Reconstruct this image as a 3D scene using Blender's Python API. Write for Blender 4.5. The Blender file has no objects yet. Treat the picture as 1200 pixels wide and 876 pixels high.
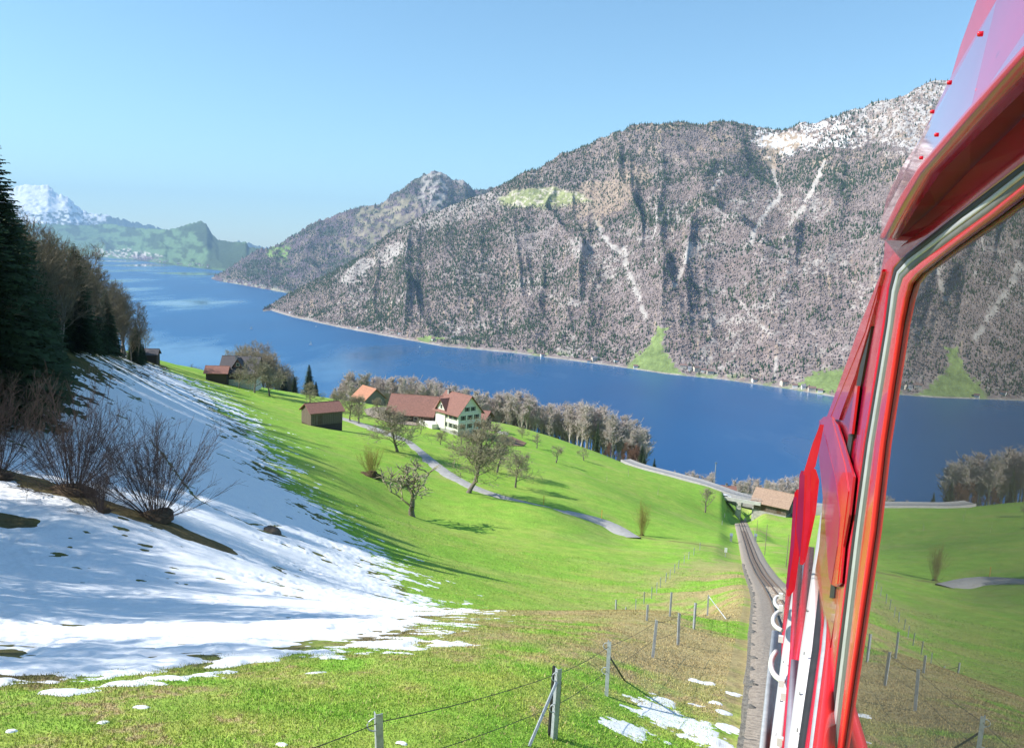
import bmesh
import bpy, math, random, colorsys
import numpy as np
from mathutils import Vector, Matrix
random.seed(7); np.random.seed(7)
RNG = np.random.RandomState(11)
R = math.radians
scene = bpy.context.scene

# ------------------------------------------------------------------ camera
CU, CV, FPX = 600.0, 438.0, 950.0           # photograph centre and focal length in its pixels
PITCH, ROLL = R(8.09), R(2.5)
LAKE = 0.0
CAM = np.array([0.0, 0.0, 300.0])
cp, sp = math.cos(PITCH), math.sin(PITCH)
cr, sr = math.cos(ROLL), math.sin(ROLL)
def rays(u, v):
    """direction of the line of sight through a pixel of the photograph (used for surveying only)"""
    u = np.asarray(u, float); v = np.asarray(v, float)
    dx = (u-CU)/FPX; dy = (v-CV)/FPX
    x = dx*cr + dy*sr; y = -(dy*cr - dx*sr)
    return np.stack([x, cp + y*sp, -sp + y*cp], -1)
def project(p):
    p = np.asarray(p, float) - CAM
    x = p[..., 0]; f = p[..., 1]*cp - p[..., 2]*sp; y = p[..., 1]*sp + p[..., 2]*cp
    f = np.where(np.abs(f) < 1e-3, 1e-3, f)
    x = x/f; y = y/f
    return CU + FPX*(x*cr + y*sr*1.0) , CV + FPX*(-y*cr + x*sr)
# (inverse of the roll above)
def project(p):
    p = np.asarray(p, float) - CAM
    f = p[..., 1]*cp - p[..., 2]*sp; yy = p[..., 1]*sp + p[..., 2]*cp
    f = np.where(np.abs(f) < 1e-3, 1e-3, f)
    x = p[..., 0]/f; y = yy/f
    dx = x*cr - (-y)*(-1)*(-sr)*1.0 if False else x*cr + y*sr*1.0
    # x = dx*cr+dy*sr ; -y = dy*cr-dx*sr  ->  dx = x*cr + y*sr ; dy = x*sr - y*cr
    return CU + FPX*(x*cr + y*sr), CV + FPX*(x*sr - y*cr)
def at(u, v, Y):
    d = rays(u, v); return CAM + d*(Y/d[..., 1:2] if d.ndim > 1 else Y/d[1])
camd = bpy.data.cameras.new('camera'); cam = bpy.data.objects.new('camera', camd)
scene.collection.objects.link(cam); scene.camera = cam
camd.sensor_width = 36; camd.lens = FPX/1200*36
camd.clip_start = 0.05; camd.clip_end = 80000
right = Vector((1, 0, 0)); up = Vector((0, sp, cp)); fwd = Vector((0, cp, -sp))
Rv = right*cr + up*sr; Uv = -right*sr + up*cr
m = Matrix((Rv, Uv, -fwd)).transposed().to_4x4(); m.translation = Vector(CAM)
cam.matrix_world = m

HAZE = 4.3e-5
# ------------------------------------------------------------------ light
SUN_AZ, SUN_EL = R(-97), R(41)               # azimuth from +Y towards +X
w = bpy.data.worlds.new('World'); scene.world = w; w.use_nodes = True
nt = w.node_tree
sky = nt.nodes.new('ShaderNodeTexSky'); sky.sky_type = 'NISHITA'; sky.sun_disc = False
sky.sun_elevation = SUN_EL; sky.sun_rotation = SUN_AZ
sky.altitude = 0; sky.air_density = 1.0; sky.dust_density = 0.15; sky.ozone_density = 2.2
tint = nt.nodes.new('ShaderNodeMix'); tint.data_type = 'RGBA'; tint.blend_type = 'MULTIPLY'; tint.inputs[0].default_value = 1.0
tint.inputs[7].default_value = (0.80, 0.98, 0.97, 1)
nt.links.new(sky.outputs[0], tint.inputs[6]); nt.links.new(tint.outputs[2], nt.nodes['Background'].inputs[0])
nt.nodes['Background'].inputs[1].default_value = 0.125
sl = bpy.data.lights.new('sun', 'SUN'); sl.energy = 4.9; sl.angle = R(0.6); sl.color = (1.0, 0.95, 0.87)
so = bpy.data.objects.new('sun', sl); scene.collection.objects.link(so)
sd = Vector((math.sin(SUN_AZ)*math.cos(SUN_EL), math.cos(SUN_AZ)*math.cos(SUN_EL), math.sin(SUN_EL)))
so.rotation_euler = sd.to_track_quat('Z', 'Y').to_euler()
scene.view_settings.view_transform = 'Standard'; scene.view_settings.look = 'None'
scene.view_settings.exposure = 0.72; scene.view_settings.gamma = 1.0
scene.view_settings.use_curve_mapping = False
scene.cycles.max_bounces = 6; scene.cycles.transparent_max_bounces = 12
scene.cycles.volume_bounces = 0; scene.cycles.use_denoising = True

# ------------------------------------------------------------------ noise
def _hash(ix, iy, seed):
    h = (ix.astype(np.int64)*374761393 + iy.astype(np.int64)*668265263 + seed*974634777) & 0xffffffff
    h = ((h ^ (h >> 13))*1274126177) & 0xffffffff
    h = ((h ^ (h >> 15))*2246822519) & 0xffffffff
    return ((h ^ (h >> 16)) & 0xffffff)/float(0xffffff)
def vnoise(x, y, seed=0):
    x = np.asarray(x, float); y = np.asarray(y, float)
    ix = np.floor(x); iy = np.floor(y); fx = x-ix; fy = y-iy
    fx = fx*fx*fx*(fx*(fx*6-15)+10); fy = fy*fy*fy*(fy*(fy*6-15)+10)
    ix = ix.astype(np.int64); iy = iy.astype(np.int64)
    a = _hash(ix, iy, seed); b = _hash(ix+1, iy, seed); c = _hash(ix, iy+1, seed); d = _hash(ix+1, iy+1, seed)
    return (a*(1-fx)+b*fx)*(1-fy)+(c*(1-fx)+d*fx)*fy*1.0
def fbm(x, y, o=4, seed=0, g=0.5):
    s = 0; a = 1; t = 0
    for i in range(o):
        s = s + a*(vnoise(x, y, seed+i*17)*2-1); t += a
        a *= g; x, y = (x*0.8-y*0.6)*2.03+11.3, (x*0.6+y*0.8)*2.03+5.1
    return s/t
def ridged(x, y, o=4, seed=0):
    s = 0; a = 1; t = 0
    for i in range(o):
        n = 1-np.abs(vnoise(x, y, seed+i*13)*2-1); s = s + a*n*n; t += a
        a *= 0.5; x, y = (x*0.8-y*0.6)*2.1+7.7, (x*0.6+y*0.8)*2.1+3.3
    return s/t
def sstep(a, b, x):
    t = np.clip((x-a)/(b-a), 0, 1); return t*t*(3-2*t)

# ------------------------------------------------------------------ mesh helpers
col = scene.collection
def np_mesh(name, verts, quads=None, tris=None, color=None, smooth=False):
    me = bpy.data.meshes.new(name)
    verts = np.ascontiguousarray(verts, np.float32).reshape(-1, 3)
    nq = 0 if quads is None else len(quads); ntr = 0 if tris is None else len(tris)
    idx = []
    if nq: idx.append(np.asarray(quads, np.int32).ravel())
    if ntr: idx.append(np.asarray(tris, np.int32).ravel())
    idx = np.concatenate(idx)
    starts = np.concatenate([np.arange(nq)*4, nq*4 + np.arange(ntr)*3]).astype(np.int32)
    me.vertices.add(len(verts)); me.vertices.foreach_set('co', verts.ravel())
    me.loops.add(len(idx)); me.loops.foreach_set('vertex_index', idx)
    me.polygons.add(nq+ntr); me.polygons.foreach_set('loop_start', starts)
    if smooth: me.polygons.foreach_set('use_smooth', np.ones(nq+ntr, bool))
    if color is not None:
        a = me.color_attributes.new('tint', 'FLOAT_COLOR', 'POINT')
        c = np.ones((len(verts), 4), np.float32); c[:, :color.shape[1]] = color
        a.data.foreach_set('color', c.ravel())
    me.update(calc_edges=True)
    return me
def tag(o, label=None, cat=None, group=None, kind=None):
    if label: o['label'] = label
    if cat: o['category'] = cat
    if group: o['group'] = group
    if kind: o['kind'] = kind
    return o
def obj(name, me, mat=None, parent=None, loc=None, rotz=None):
    o = bpy.data.objects.new(name, me)
    if mat is not None and me is not None and not me.materials: me.materials.append(mat)
    col.objects.link(o)
    if parent is not None: o.parent = parent
    if loc is not None: o.location = loc
    if rotz is not None: o.rotation_euler = (0, 0, rotz)
    return o
def empty(name, loc=(0, 0, 0), rotz=0):
    o = bpy.data.objects.new(name, None); o.empty_display_size = 0.5
    col.objects.link(o); o.location = loc; o.rotation_euler = (0, 0, rotz); return o
def kids(o): return KIDS.get(o.name, [])
KIDS = {}
def copy_tree(o, parent=None):
    c = o.copy(); col.objects.link(c); c.parent = parent
    for ch in list(o.children): copy_tree(ch, c)
    return c
def grid_quads(nr, nc):
    i = np.arange(nr-1)[:, None]*nc + np.arange(nc-1)[None, :]
    i = i.ravel(); return np.stack([i, i+1, i+nc+1, i+nc], -1)

# ------------------------------------------------------------------ materials
MATS = {}
class NT:
    def __init__(s, name):
        s.m = bpy.data.materials.new(name); s.m.use_nodes = True; s.t = s.m.node_tree
        s.b = s.t.nodes['Principled BSDF']; s.out = s.t.nodes['Material Output']
    def n(s, kind, **kw):
        nd = s.t.nodes.new('ShaderNode'+kind)
        for k, v in kw.items(): setattr(nd, k, v)
        return nd
    def l(s, a, b): s.t.links.new(a, b)
    def coord(s, sc=(1, 1, 1), obj=True):
        c = s.n('TexCoord'); mp = s.n('Mapping'); mp.inputs['Scale'].default_value = sc
        s.l(c.outputs['Object' if obj else 'Generated'], mp.inputs[0]); return mp.outputs[0]
    def noise(s, vec, scale, detail=4, rough=0.6):
        t = s.n('TexNoise'); t.inputs['Scale'].default_value = scale; t.inputs['Detail'].default_value = detail
        t.inputs['Roughness'].default_value = rough; s.l(vec, t.inputs['Vector']); return t.outputs[0]
    def ramp(s, fac, stops):
        r = s.n('ValToRGB'); e = r.color_ramp.elements
        while len(e) < len(stops): e.new(0.5)
        for k, (p, c) in enumerate(stops): e[k].position = p; e[k].color = (*c, 1) if len(c) == 3 else c
        s.l(fac, r.inputs[0]); return r.outputs[0]
    def mix(s, fac, a, b, mode='MIX'):
        x = s.n('Mix'); x.data_type = 'RGBA'; x.blend_type = mode
        if hasattr(fac, 'is_output') or hasattr(fac, 'links'): s.l(fac, x.inputs[0])
        else: x.inputs[0].default_value = fac
        for v, i in ((a, 6), (b, 7)):
            if hasattr(v, 'links'): s.l(v, x.inputs[i])
            else: x.inputs[i].default_value = (*v, 1)
        return x.outputs[2]
    def attr(s, name='tint'):
        a = s.n('Attribute'); a.attribute_name = name; return a.outputs[0]
    def bump(s, h, strength=0.3, dist=0.05):
        b = s.n('Bump'); b.inputs['Strength'].default_value = strength; b.inputs['Distance'].default_value = dist
        s.l(h, b.inputs['Height']); s.l(b.outputs[0], s.b.inputs['Normal'])
    def base(s, c):
        if hasattr(c, 'links'): s.l(c, s.b.inputs['Base Color'])
        else: s.b.inputs['Base Color'].default_value = (*c, 1)
def simple(name, c1, c2=None, scale=3, rough=0.7, metal=0, bump=0.0, bdist=0.02, coat=0, obj_=True, stretch=(1, 1, 1), spec=None):
    s = NT(name); v = s.coord(stretch, obj_)
    n = s.noise(v, scale, 5, 0.65)
    if c2 is None: c2 = tuple(x*0.7 for x in c1)
    s.base(s.ramp(n, [(0.3, c2), (0.68, c1)]))
    s.b.inputs['Roughness'].default_value = rough; s.b.inputs['Metallic'].default_value = metal
    s.b.inputs['Coat Weight'].default_value = coat; s.b.inputs['Coat Roughness'].default_value = 0.04
    if spec is not None: s.b.inputs['Specular IOR Level'].default_value = spec
    if bump: s.bump(n, bump, bdist)
    return s.m
def tinted(name, rough=0.9, var=0.25, scale=0.5, bump=0, bdist=0.1, spec=0.2, fine=None, sss=0):
    """base colour from the mesh's own ground-cover map, broken up by noise"""
    s = NT(name); v = s.coord()
    n = s.noise(v, scale, 6, 0.7)
    k = s.ramp(n, [(0.25, (1-var,)*3), (0.75, (1+var,)*3)])
    c = s.mix(1.0, s.attr(), k, 'MULTIPLY')
    if fine:
        n2 = s.noise(v, fine, 4, 0.7); k2 = s.ramp(n2, [(0.3, (0.72,)*3), (0.7, (1.28,)*3)])
        c = s.mix(1.0, c, k2, 'MULTIPLY')
    s.base(c); s.b.inputs['Roughness'].default_value = rough
    s.b.inputs['Specular IOR Level'].default_value = spec
    if bump: s.bump(n if not fine else n2, bump, bdist)
    return s.m

# ------------------------------------------------------------------ track line and ground surface
TY = np.array([-60, -20, 0, 12, 34, 55, 76, 98, 131, 190, 258, 300, 360.])
TX = np.array([-22, -6.2, 1.7, 6.05, 13.1, 19.9, 26.3, 32.6, 42.0, 58.6, 77.2, 89.5, 107.])
TZ = np.array([18.0, 3.8, -3.4, -7.75, -15.6, -23.2, -30.6, -38.0, -48.2, -64.5, -82.0, -93.5, -110.])
def smoothed(xs, ys):
    g = np.arange(xs[0], xs[-1]+0.5, 1.0); v = np.interp(g, xs, ys)
    k = np.hanning(27); k /= k.sum(); vp = np.pad(v, 13, mode='reflect', reflect_type='odd')
    return g, np.convolve(vp, k, 'valid')
GY, GX = smoothed(TY, TX); _, GZ = smoothed(TY, TZ)
def track_x(y): return np.interp(y, GY, GX)
def track_z(y): return np.interp(y, GY, GZ) + CAM[2]
CTRL = [  # survey points: pixel of the photograph and distance ahead in metres
 (0,876,9.3),(300,876,9.6),(520,876,10.0),(649,865,10.8),(710,815,14.3),(765,770,21),(794,755,25.6),(829,721,35),
 (780,876,10.2),(830,800,17),(450,800,14.3),(200,795,14.0),(0,800,13.3),(350,760,18),(560,738,21.5),(640,765,18.5),(700,745,25),
 (100,755,17.5),(-150,760,17),(300,720,29),(450,710,36),(640,715,50),(560,715,50),(732,731,55),(745,717,70),(773,690,88),(790,671,104),(820,644,128),
 (600,690,70),(400,690,48),(300,650,48),(100,690,32),(-100,640,36),(180,605,45),(60,580,44),(-60,560,46),(450,640,80),(560,660,88),(400,600,92),
 (650,645,112),(735,640,132),(735,628,150),(790,632,140),(484,605,124),(548,577,150),(640,600,140),(300,560,92),(200,540,75),(100,500,80),(0,480,72),(-150,470,70),
 (150,470,110),(165,432,225),(240,480,160),(300,500,160),(230,442,265),(340,545,118),(400,560,122),(371,497,215),(480,520,190),(430,560,135),
 (590,620,125),(601,572,170),(660,590,160),(700,570,195),(520,512,240),(560,505,262),(600,530,230),
 (826,600,232),(780,600,205),(845,575,262),(800,585,235),(752,620,160),(740,547,300),(700,530,310),(650,513,318),(600,498,325),(800,562,280),
 (420,474,330),(480,480,320),(360,465,335),(300,457,335),(270,443,345),(220,430,350),(190,425,330),(905,603,262),(925,640,170),(920,590,285),(960,660,140),(1000,600,250),
]
pts = [at(u, v, Y) - CAM for (u, v, Y) in CTRL]
EX = [  # beyond the crest, behind the camera and out to the sides
 (-230,430,-110),(-150,450,-112),(-80,440,-112),(0,440,-118),(60,420,-122),(110,380,-122),(150,370,-126),
 (-500,1000,-330),(-200,1000,-335),(100,1000,-340),(400,900,-335),(700,800,-330),
 (-300,650,-225),(0,650,-230),(250,600,-225),
 (-90,60,2),(-90,120,-4),(-140,200,-8),(-170,300,-35),(-260,200,10),(-260,60,30),(-400,350,-20),
 (-40,20,-3),(-25,10,-2.5),(0,-15,3.5),(-30,-15,6),(30,-15,1),(-60,-60,22),(0,-60,18),(60,-60,14),(-150,-60,40),
 (25,10,-8),(30,30,-16),(45,60,-29),(60,100,-43),(80,20,-20),(130,100,-55),(150,200,-84),(200,300,-120),(350,100,-110),(350,300,-160),
]
pts += [np.array(p, float) for p in EX]
# points along the track bed
for y in (-40, -10, 5, 20, 45, 76, 98, 131, 190, 230): pts.append(np.array([track_x(y), y, track_z(y)-300-0.5]))
PC = np.array(pts); PC[:, 2] += 300
MQ = 6.0
def _k(r2): return np.sqrt(r2 + MQ*MQ)
_d2 = ((PC[:, None, :2]-PC[None, :, :2])**2).sum(-1)
_n = len(PC)
_A = np.zeros((_n+3, _n+3)); _A[:_n, :_n] = -_k(_d2) + np.eye(_n)*0.9*-1*0 + np.eye(_n)*0.8
_A[:_n, _n] = 1; _A[:_n, _n+1:] = PC[:, :2]/100; _A[_n, :_n] = 1; _A[_n+1:, :_n] = PC[:, :2].T/100
_w = np.linalg.solve(_A, np.concatenate([PC[:, 2], np.zeros(3)]))
def rbf(x, y):
    x = np.asarray(x, float).ravel(); y = np.asarray(y, float).ravel(); out = np.empty(len(x))
    for a in range(0, len(x), 40000):
        X = x[a:a+40000, None]; Y = y[a:a+40000, None]
        out[a:a+40000] = -_k((X-PC[None, :, 0])**2+(Y-PC[None, :, 1])**2)@_w[:_n] + _w[_n] + (X[:, 0]*_w[_n+1]+Y[:, 0]*_w[_n+2])/100
    return out
BED = 0.42   # ground lies this far under the rail head beside the bed
def ground(x, y, detail=True):
    x = np.asarray(x, float); y = np.asarray(y, float); sh = x.shape
    x = x.ravel(); y = y.ravel()
    z = rbf(x, y)
    d = np.hypot(x, y)
    if detail:
        z = z + fbm(x/26, y/26, 3, 5)*0.30*sstep(10, 80, d) + fbm(x/7+.12*z, y/2.4+0.3*z, 3, 9)*0.13*sstep(3, 40, d) + fbm(x/1.1, y/1.1, 2, 3)*0.03
    off = (x-track_x(y))*0.945
    tz = track_z(y)
    left = sstep(6.5, 2.3, -off); right_ = sstep(8, 2.6, off)
    wgt = np.where(off < 0, left, right_)*sstep(330, 300, y)
    bank = tz - BED + 0.10*sstep(2.0, 2.6, np.abs(off))
    z = z*(1-wgt) + bank*wgt
    return z.reshape(sh)
def hit(u, v, ymax=700, ymin=4):
    """where the line of sight through a pixel meets the ground"""
    d = rays(u, v); Y = np.exp(np.linspace(math.log(ymin), math.log(ymax), 500))
    P = CAM[None] + d[None]*(Y/d[1])[:, None]
    g = ground(P[:, 0], P[:, 1]) - P[:, 2]
    k = np.nonzero(g > 0)[0]
    if len(k) == 0: return None
    k = k[0]
    if k == 0: return P[0]
    t = g[k-1]/(g[k-1]-g[k]); p = P[k-1]*(1-t)+P[k]*t
    p[2] = ground(p[:1], p[1:2])[0]; return p
def gz(x, y): return float(ground(np.array([x]), np.array([y]))[0])

# polar sheets: finer near the camera
def polar(az0, az1, na, d0, d1, nd):
    a = np.radians(np.linspace(az0, az1, na)); d = np.exp(np.linspace(math.log(d0), math.log(d1), nd))
    D, A = np.meshgrid(d, a, indexing='ij'); return D*np.sin(A), D*np.cos(A)
# ------------------------------------------------------------------ near ground
def seg_dist(x, y, P):
    """distance to a polyline"""
    P = np.asarray(P, float); best = np.full(x.shape, 1e9)
    for a, b in zip(P[:-1], P[1:]):
        ab = b-a; L = (ab**2).sum()+1e-9
        t = np.clip(((x-a[0])*ab[0]+(y-a[1])*ab[1])/L, 0, 1)
        best = np.minimum(best, np.hypot(x-a[0]-t*ab[0], y-a[1]-t*ab[1]))
    return best
def poly_sd(x, y, P):
    """signed distance to a closed polygon, positive inside"""
    P = np.asarray(P, float); d = seg_dist(x, y, np.vstack([P, P[:1]])); ins = np.zeros(x.shape, bool)
    n = len(P); j = n-1
    for i in range(n):
        c = ((P[i, 1] > y) != (P[j, 1] > y)) & (x < (P[j, 0]-P[i, 0])*(y-P[i, 1])/(P[j, 1]-P[i, 1]+1e-12)+P[i, 0])
        ins ^= c; j = i
    return np.where(ins, d, -d)
def px_line(pl, **k): return np.array([hit(u, v, **k)[:2] for u, v in pl if hit(u, v, **k) is not None])
EARTH = px_line([(-20, 548), (30, 560), (80, 578), (130, 592), (180, 610), (215, 625), (248, 636)])
EARTH2 = px_line([(-10, 606), (20, 612)])
SNOWPX = [(-120, 800), (0, 798), (60, 792), (150, 787), (250, 776), (330, 771), (400, 762), (440, 755), (475, 749), (492, 742), (497, 720), (485, 698), (456, 668), (425, 638), (384, 604), (342, 576), (318, 545), (300, 520),
          (290, 500), (262, 482), (250, 470), (225, 452), (205, 440), (190, 433), (176, 428), (150, 440), (100, 455), (60, 470), (0, 486), (-120, 500)]
SP = px_line(SNOWPX)
DITCH = px_line([(835, 640), (815, 637), (790, 634), (760, 630), (742, 627)])
def cover(x, y):
    """ground cover colour: meadow green, yellowish and dry straw patches"""
    d = np.hypot(x, y)
    s1 = fbm(x/38, y/38, 4, 31); s2 = fbm(x/6, y/6, 4, 41); s3 = fbm(x/0.8, y/0.8, 4, 51); s4 = fbm(x/0.16, y/0.16, 3, 61)
    g1 = np.array([0.225, 0.400, 0.052]); g2 = np.array([0.350, 0.420, 0.085]); st = np.array([0.40, 0.32, 0.16]); br = np.array([0.17, 0.12, 0.06])
    near = sstep(55, 12, d)
    yel = np.clip(0.20+0.55*fbm(x/3.2, y/1.6, 3, 77)+0.45*s2+0.35*s1+0.35*near+0.9*s3*near, 0, 1)[:, None]
    c = g1*(1-yel)+g2*yel
    off = (x-track_x(y))*0.945
    bank = sstep(24, 4, -off)*sstep(-1, 2, -off)*sstep(190, 70, y)*sstep(8, 24, y)
    bank2 = sstep(-1, 2, off)*sstep(16, 4, off)
    dry = np.clip(sstep(0.22, 0.60, s3*0.45+s2*0.4+s4*0.45*near+0.14*near) * (0.34+0.66*near) + bank*sstep(-0.30, 0.25, s2*0.9+s3*0.4+0.08)*0.95 + bank2*0.45*sstep(-0.1, 0.4, s2), 0, 1)
    yl = sstep(0.25, 0.5, fbm(x/16, y/7, 3, 71))*0.35
    dry = np.clip(dry + yl*0.5, 0, 1)[:, None]
    c = c*(1-dry)+st*dry
    e = sstep(1.5, 0.2, seg_dist(x, y, DITCH)+s2*0.8)*0.8
    soil = np.clip(sstep(2.6, 0.8, seg_dist(x, y, EARTH)+s3*0.8)+sstep(1.6, 0.4, seg_dist(x, y, EARTH2)+s3*0.6) + near*sstep(0.5, 0.62, s3*0.5+s2*0.5+s4*0.2)*0.7, 0, 1)
    soil = np.maximum(soil, e)[:, None]
    c = c*(1-soil)+br*soil
    us = (sstep(-0.5, 1.6, poly_sd(x, y, SP)+s2*2.5+s3)*.85)[:, None]; c = c*(1-us)+np.array([0.115, 0.095, 0.045])*us
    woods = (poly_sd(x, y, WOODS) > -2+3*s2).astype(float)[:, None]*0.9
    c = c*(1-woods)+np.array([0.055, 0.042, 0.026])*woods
    return c
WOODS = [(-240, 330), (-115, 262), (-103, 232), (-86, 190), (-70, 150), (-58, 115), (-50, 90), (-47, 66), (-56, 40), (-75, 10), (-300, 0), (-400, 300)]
mat_ground = tinted('meadow_ground', rough=0.95, var=0.22, scale=0.45, bump=0.7, bdist=0.12, fine=3.5, spec=0.1)
gx, gy = polar(-52, 46, 620, 2.2, 480, 560)
zz = ground(gx, gy)
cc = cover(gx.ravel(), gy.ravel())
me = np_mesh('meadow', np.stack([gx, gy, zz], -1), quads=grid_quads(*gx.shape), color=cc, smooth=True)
o = obj('meadow', me, mat_ground); tag(o, 'sloping alpine pasture falling towards the lake', None, None, 'structure')
# coarse ground all round and down to the lake
gx, gy = polar(-180, 180, 200, 2.0, 1150, 90)
zz = ground(gx, gy, False) - np.where((np.hypot(gx, gy) < 470) & (np.abs(np.degrees(np.arctan2(gx, gy))+3) < 48), 1.5, 0.0)
cc = cover(gx.ravel(), gy.ravel())
far = (np.hypot(gx, gy).ravel() > 380)[:, None]
cc = np.where(far, np.array([[0.07, 0.075, 0.03]]), cc)
me = np_mesh('hillside', np.stack([gx, gy, zz], -1), quads=grid_quads(*gx.shape), color=cc, smooth=True)
o = obj('hillside', me, mat_ground); tag(o, 'hillside running down to the shore and round behind the railway', None, None, 'structure')

# ------------------------------------------------------------------ lake
s = NT('lake_water'); v = s.coord((1, 1, 1))
mp = s.n('Mapping'); mp.inputs['Scale'].default_value = (0.0009, 0.00038, 1); mp.inputs['Rotation'].default_value = (0, 0, R(-50))
s.l(v, mp.inputs[0])
st = s.noise(mp.outputs[0], 1.3, 5, 0.55)
s.base(s.ramp(st, [(0.3, (0.003, 0.062, 0.185)), (0.62, (0.006, 0.105, 0.270))]))
s.l(s.ramp(st, [(0.50, (0.34,)*3), (0.60, (0.03,)*3)]), s.b.inputs['Roughness'])
s.b.inputs['IOR'].default_value = 1.33
n1 = s.noise(v, 0.55, 3, 0.6)
bm = s.n('Bump'); bm.inputs['Distance'].default_value = 0.35
s.l(s.ramp(st, [(0.50, (0.8,)*3), (0.60, (0.04,)*3)]), bm.inputs['Strength']); s.l(n1, bm.inputs['Height']); s.l(bm.outputs[0], s.b.inputs['Normal'])
mat_lake = s.m
lx = [-14000, 9000]; ly = [250, 24000]
me = np_mesh('lake', np.array([[lx[0], ly[0], 0], [lx[1], ly[0], 0], [lx[1], ly[1], 0], [lx[0], ly[1], 0]]), quads=np.array([[0, 1, 2, 3]]))
o = obj('lake', me, mat_lake); tag(o, 'deep blue lake', None, None, 'structure')
# bottom land under everything, out to the horizon
me = np_mesh('valley_floor', np.array([[-25900, -4900, -6], [25900, -4900, -6], [25900, 28900, -6], [-25900, 28900, -6.]]), quads=np.array([[0, 1, 2, 3]]))
o = obj('valley_floor', me, simple('valley_floor', (0.10, 0.13, 0.06), scale=0.002)); tag(o, kind='structure')

# ------------------------------------------------------------------ mountains
def interp_line(pl, u):
    p = np.array(pl, float); return np.interp(u, p[:, 0], p[:, 1])
def shore_points(u, shore):
    d = rays(u, interp_line(shore, u)); t = -300.0/np.minimum(d[..., 2], -0.004); return CAM + d*t[..., None]
def mountain(name, label, u0, u1, nu, nt_, sil, shore, back, amp, seed, colour, pw=1.15, gully=(60., 1.2), base=None, jag=3.0):
    """a slope lofted from its shore line up to its ridge, with spurs and gullies, and a back slope behind it"""
    u = np.linspace(u0, u1, nu)
    S = shore_points(u, shore) if base is None else at(u, interp_line(shore, u), base)
    vs = interp_line(sil, u)
    d = rays(u, vs); bk = interp_line(back, u)
    Yr = S[:, 1] + bk
    Rr = CAM + d*(Yr/d[:, 1])[:, None]
    t = np.linspace(0, 1, nt_)[:, None]
    X = S[None, :, 0]*(1-t)+Rr[None, :, 0]*t; Y = S[None, :, 1]*(1-t)+Rr[None, :, 1]*t
    prof = t**pw
    Hh = (Rr[:, 2]-S[:, 2])
    Z = S[None, :, 2] + Hh[None]*prof
    along = np.concatenate([[0], np.cumsum(np.hypot(np.diff(S[:, 0]), np.diff(S[:, 1])))])[None, :] + 0*t
    L = gully[0]
    warp = fbm(along/(L*4), t*1.6, 3, seed+5)*L*1.3
    r1 = ridged((along+warp)/(L*4.6), t*gully[1]*.7+0*along, 2, seed)-0.5
    r2 = ridged((along+warp)/(L*1.5), t*gully[1]*1.3+3, 3, seed+3)-0.5
    f = fbm(X/90, Y/90, 4, seed+8)
    env = sstep(0.0, 0.22, t)*sstep(1.0, 0.86, t)
    amp = amp*np.clip(Hh[None]/680., .10, 1)**1.25 if base is None else amp
    Z = Z + amp*env*(r1*1.0+r2*0.22) + amp*0.10*f*sstep(0, .05, t) + jag*fbm(along/28, 0*along, 3, seed+9)*sstep(0.9, 1, t)
    # back slope
    nb = 14
    tb = np.linspace(0, 1, nb)[1:, None]
    Xb = Rr[None, :, 0] + d[None, :, 0]/d[None, :, 1]*tb*bk[None]*1.1; Yb = Rr[None, :, 1]+tb*bk[None]*1.1
    Zb = Rr[None, :, 2] - (Rr[None, :, 2]+8)*tb**0.9
    X2 = np.vstack([X, Xb]); Y2 = np.vstack([Y, Yb]); Z2 = np.vstack([Z, Zb])
    V = np.stack([X2, Y2, Z2], -1)
    c = colour(V, np.vstack([t+0*X, 1+tb+0*Xb]), (r2, f))
    me = np_mesh(name, V, quads=grid_quads(*X2.shape), color=c.reshape(-1, 3), smooth=True)
    o = obj(name, me, mat_mtn); tag(o, label, None, None, 'structure')
    return V, c
mat_mtn = tinted('mountain_ground', rough=1.0, var=0.30, scale=0.012, bump=0.6, bdist=6, fine=0.07, spec=0.05)
def inpoly(u, v, P):
    return poly_sd(u, v, P)
BUSH = np.array([0.235, 0.190, 0.180]); ROCK = np.array([0.36, 0.33, 0.30]); TAN = np.array([0.31, 0.235, 0.165]); GRN = np.array([0.16, 0.26, 0.06])
SNOW = np.array([0.80, 0.81, 0.83]); DARK = np.array([0.035, 0.050, 0.028])
TREES_OFF = {}
def lerp(c, k, a): k = np.clip(k, 0, 1)[..., None]; return c*(1-k)+a*k
STREAKS = [  # pale scree gullies of the near mountain (pixel lines, width)
 ([(688, 235), (697, 258), (712, 285), (731, 300)], 2.6), ([(731, 290), (734, 315), (745, 340), (756, 372)], 2.4),
 ([(900, 168), (905, 200), (915, 230), (900, 245), (885, 268), (880, 285)], 2.2), ([(966, 190), (955, 215), (940, 245), (925, 262)], 2.4),
 ([(846, 195), (840, 215), (832, 225)], 1.4), ([(809, 288), (800, 315), (790, 335)], 2.2), ([(770, 250), (765, 280), (768, 310)], 1.0),
 ([(860, 345), (885, 375), (915, 405)], 1.4), ([(910, 420), (908, 440)], 1.6)]
ROCKS1 = [([(668, 285), (700, 282), (700, 300), (676, 303)], .8), ([(440, 300), (470, 285), (478, 290), (452, 312)], .9), ([(395, 325), (425, 305), (440, 308), (412, 332), (398, 332)], .9),
 ([(500, 240), (545, 225), (575, 222), (600, 232), (560, 255), (520, 265), (495, 262)], .55), ([(800, 285), (825, 284), (820, 300), (803, 300)], .7), ([(590, 275), (620, 262), (650, 268), (640, 290), (605, 300)], .35),
 ([(590, 330), (630, 325), (640, 345), (600, 350)], .35), ([(470, 270), (500, 252), (510, 262), (480, 282)], .5), ([(560, 370), (600, 365), (600, 385), (560, 385)], .3)]
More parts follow.
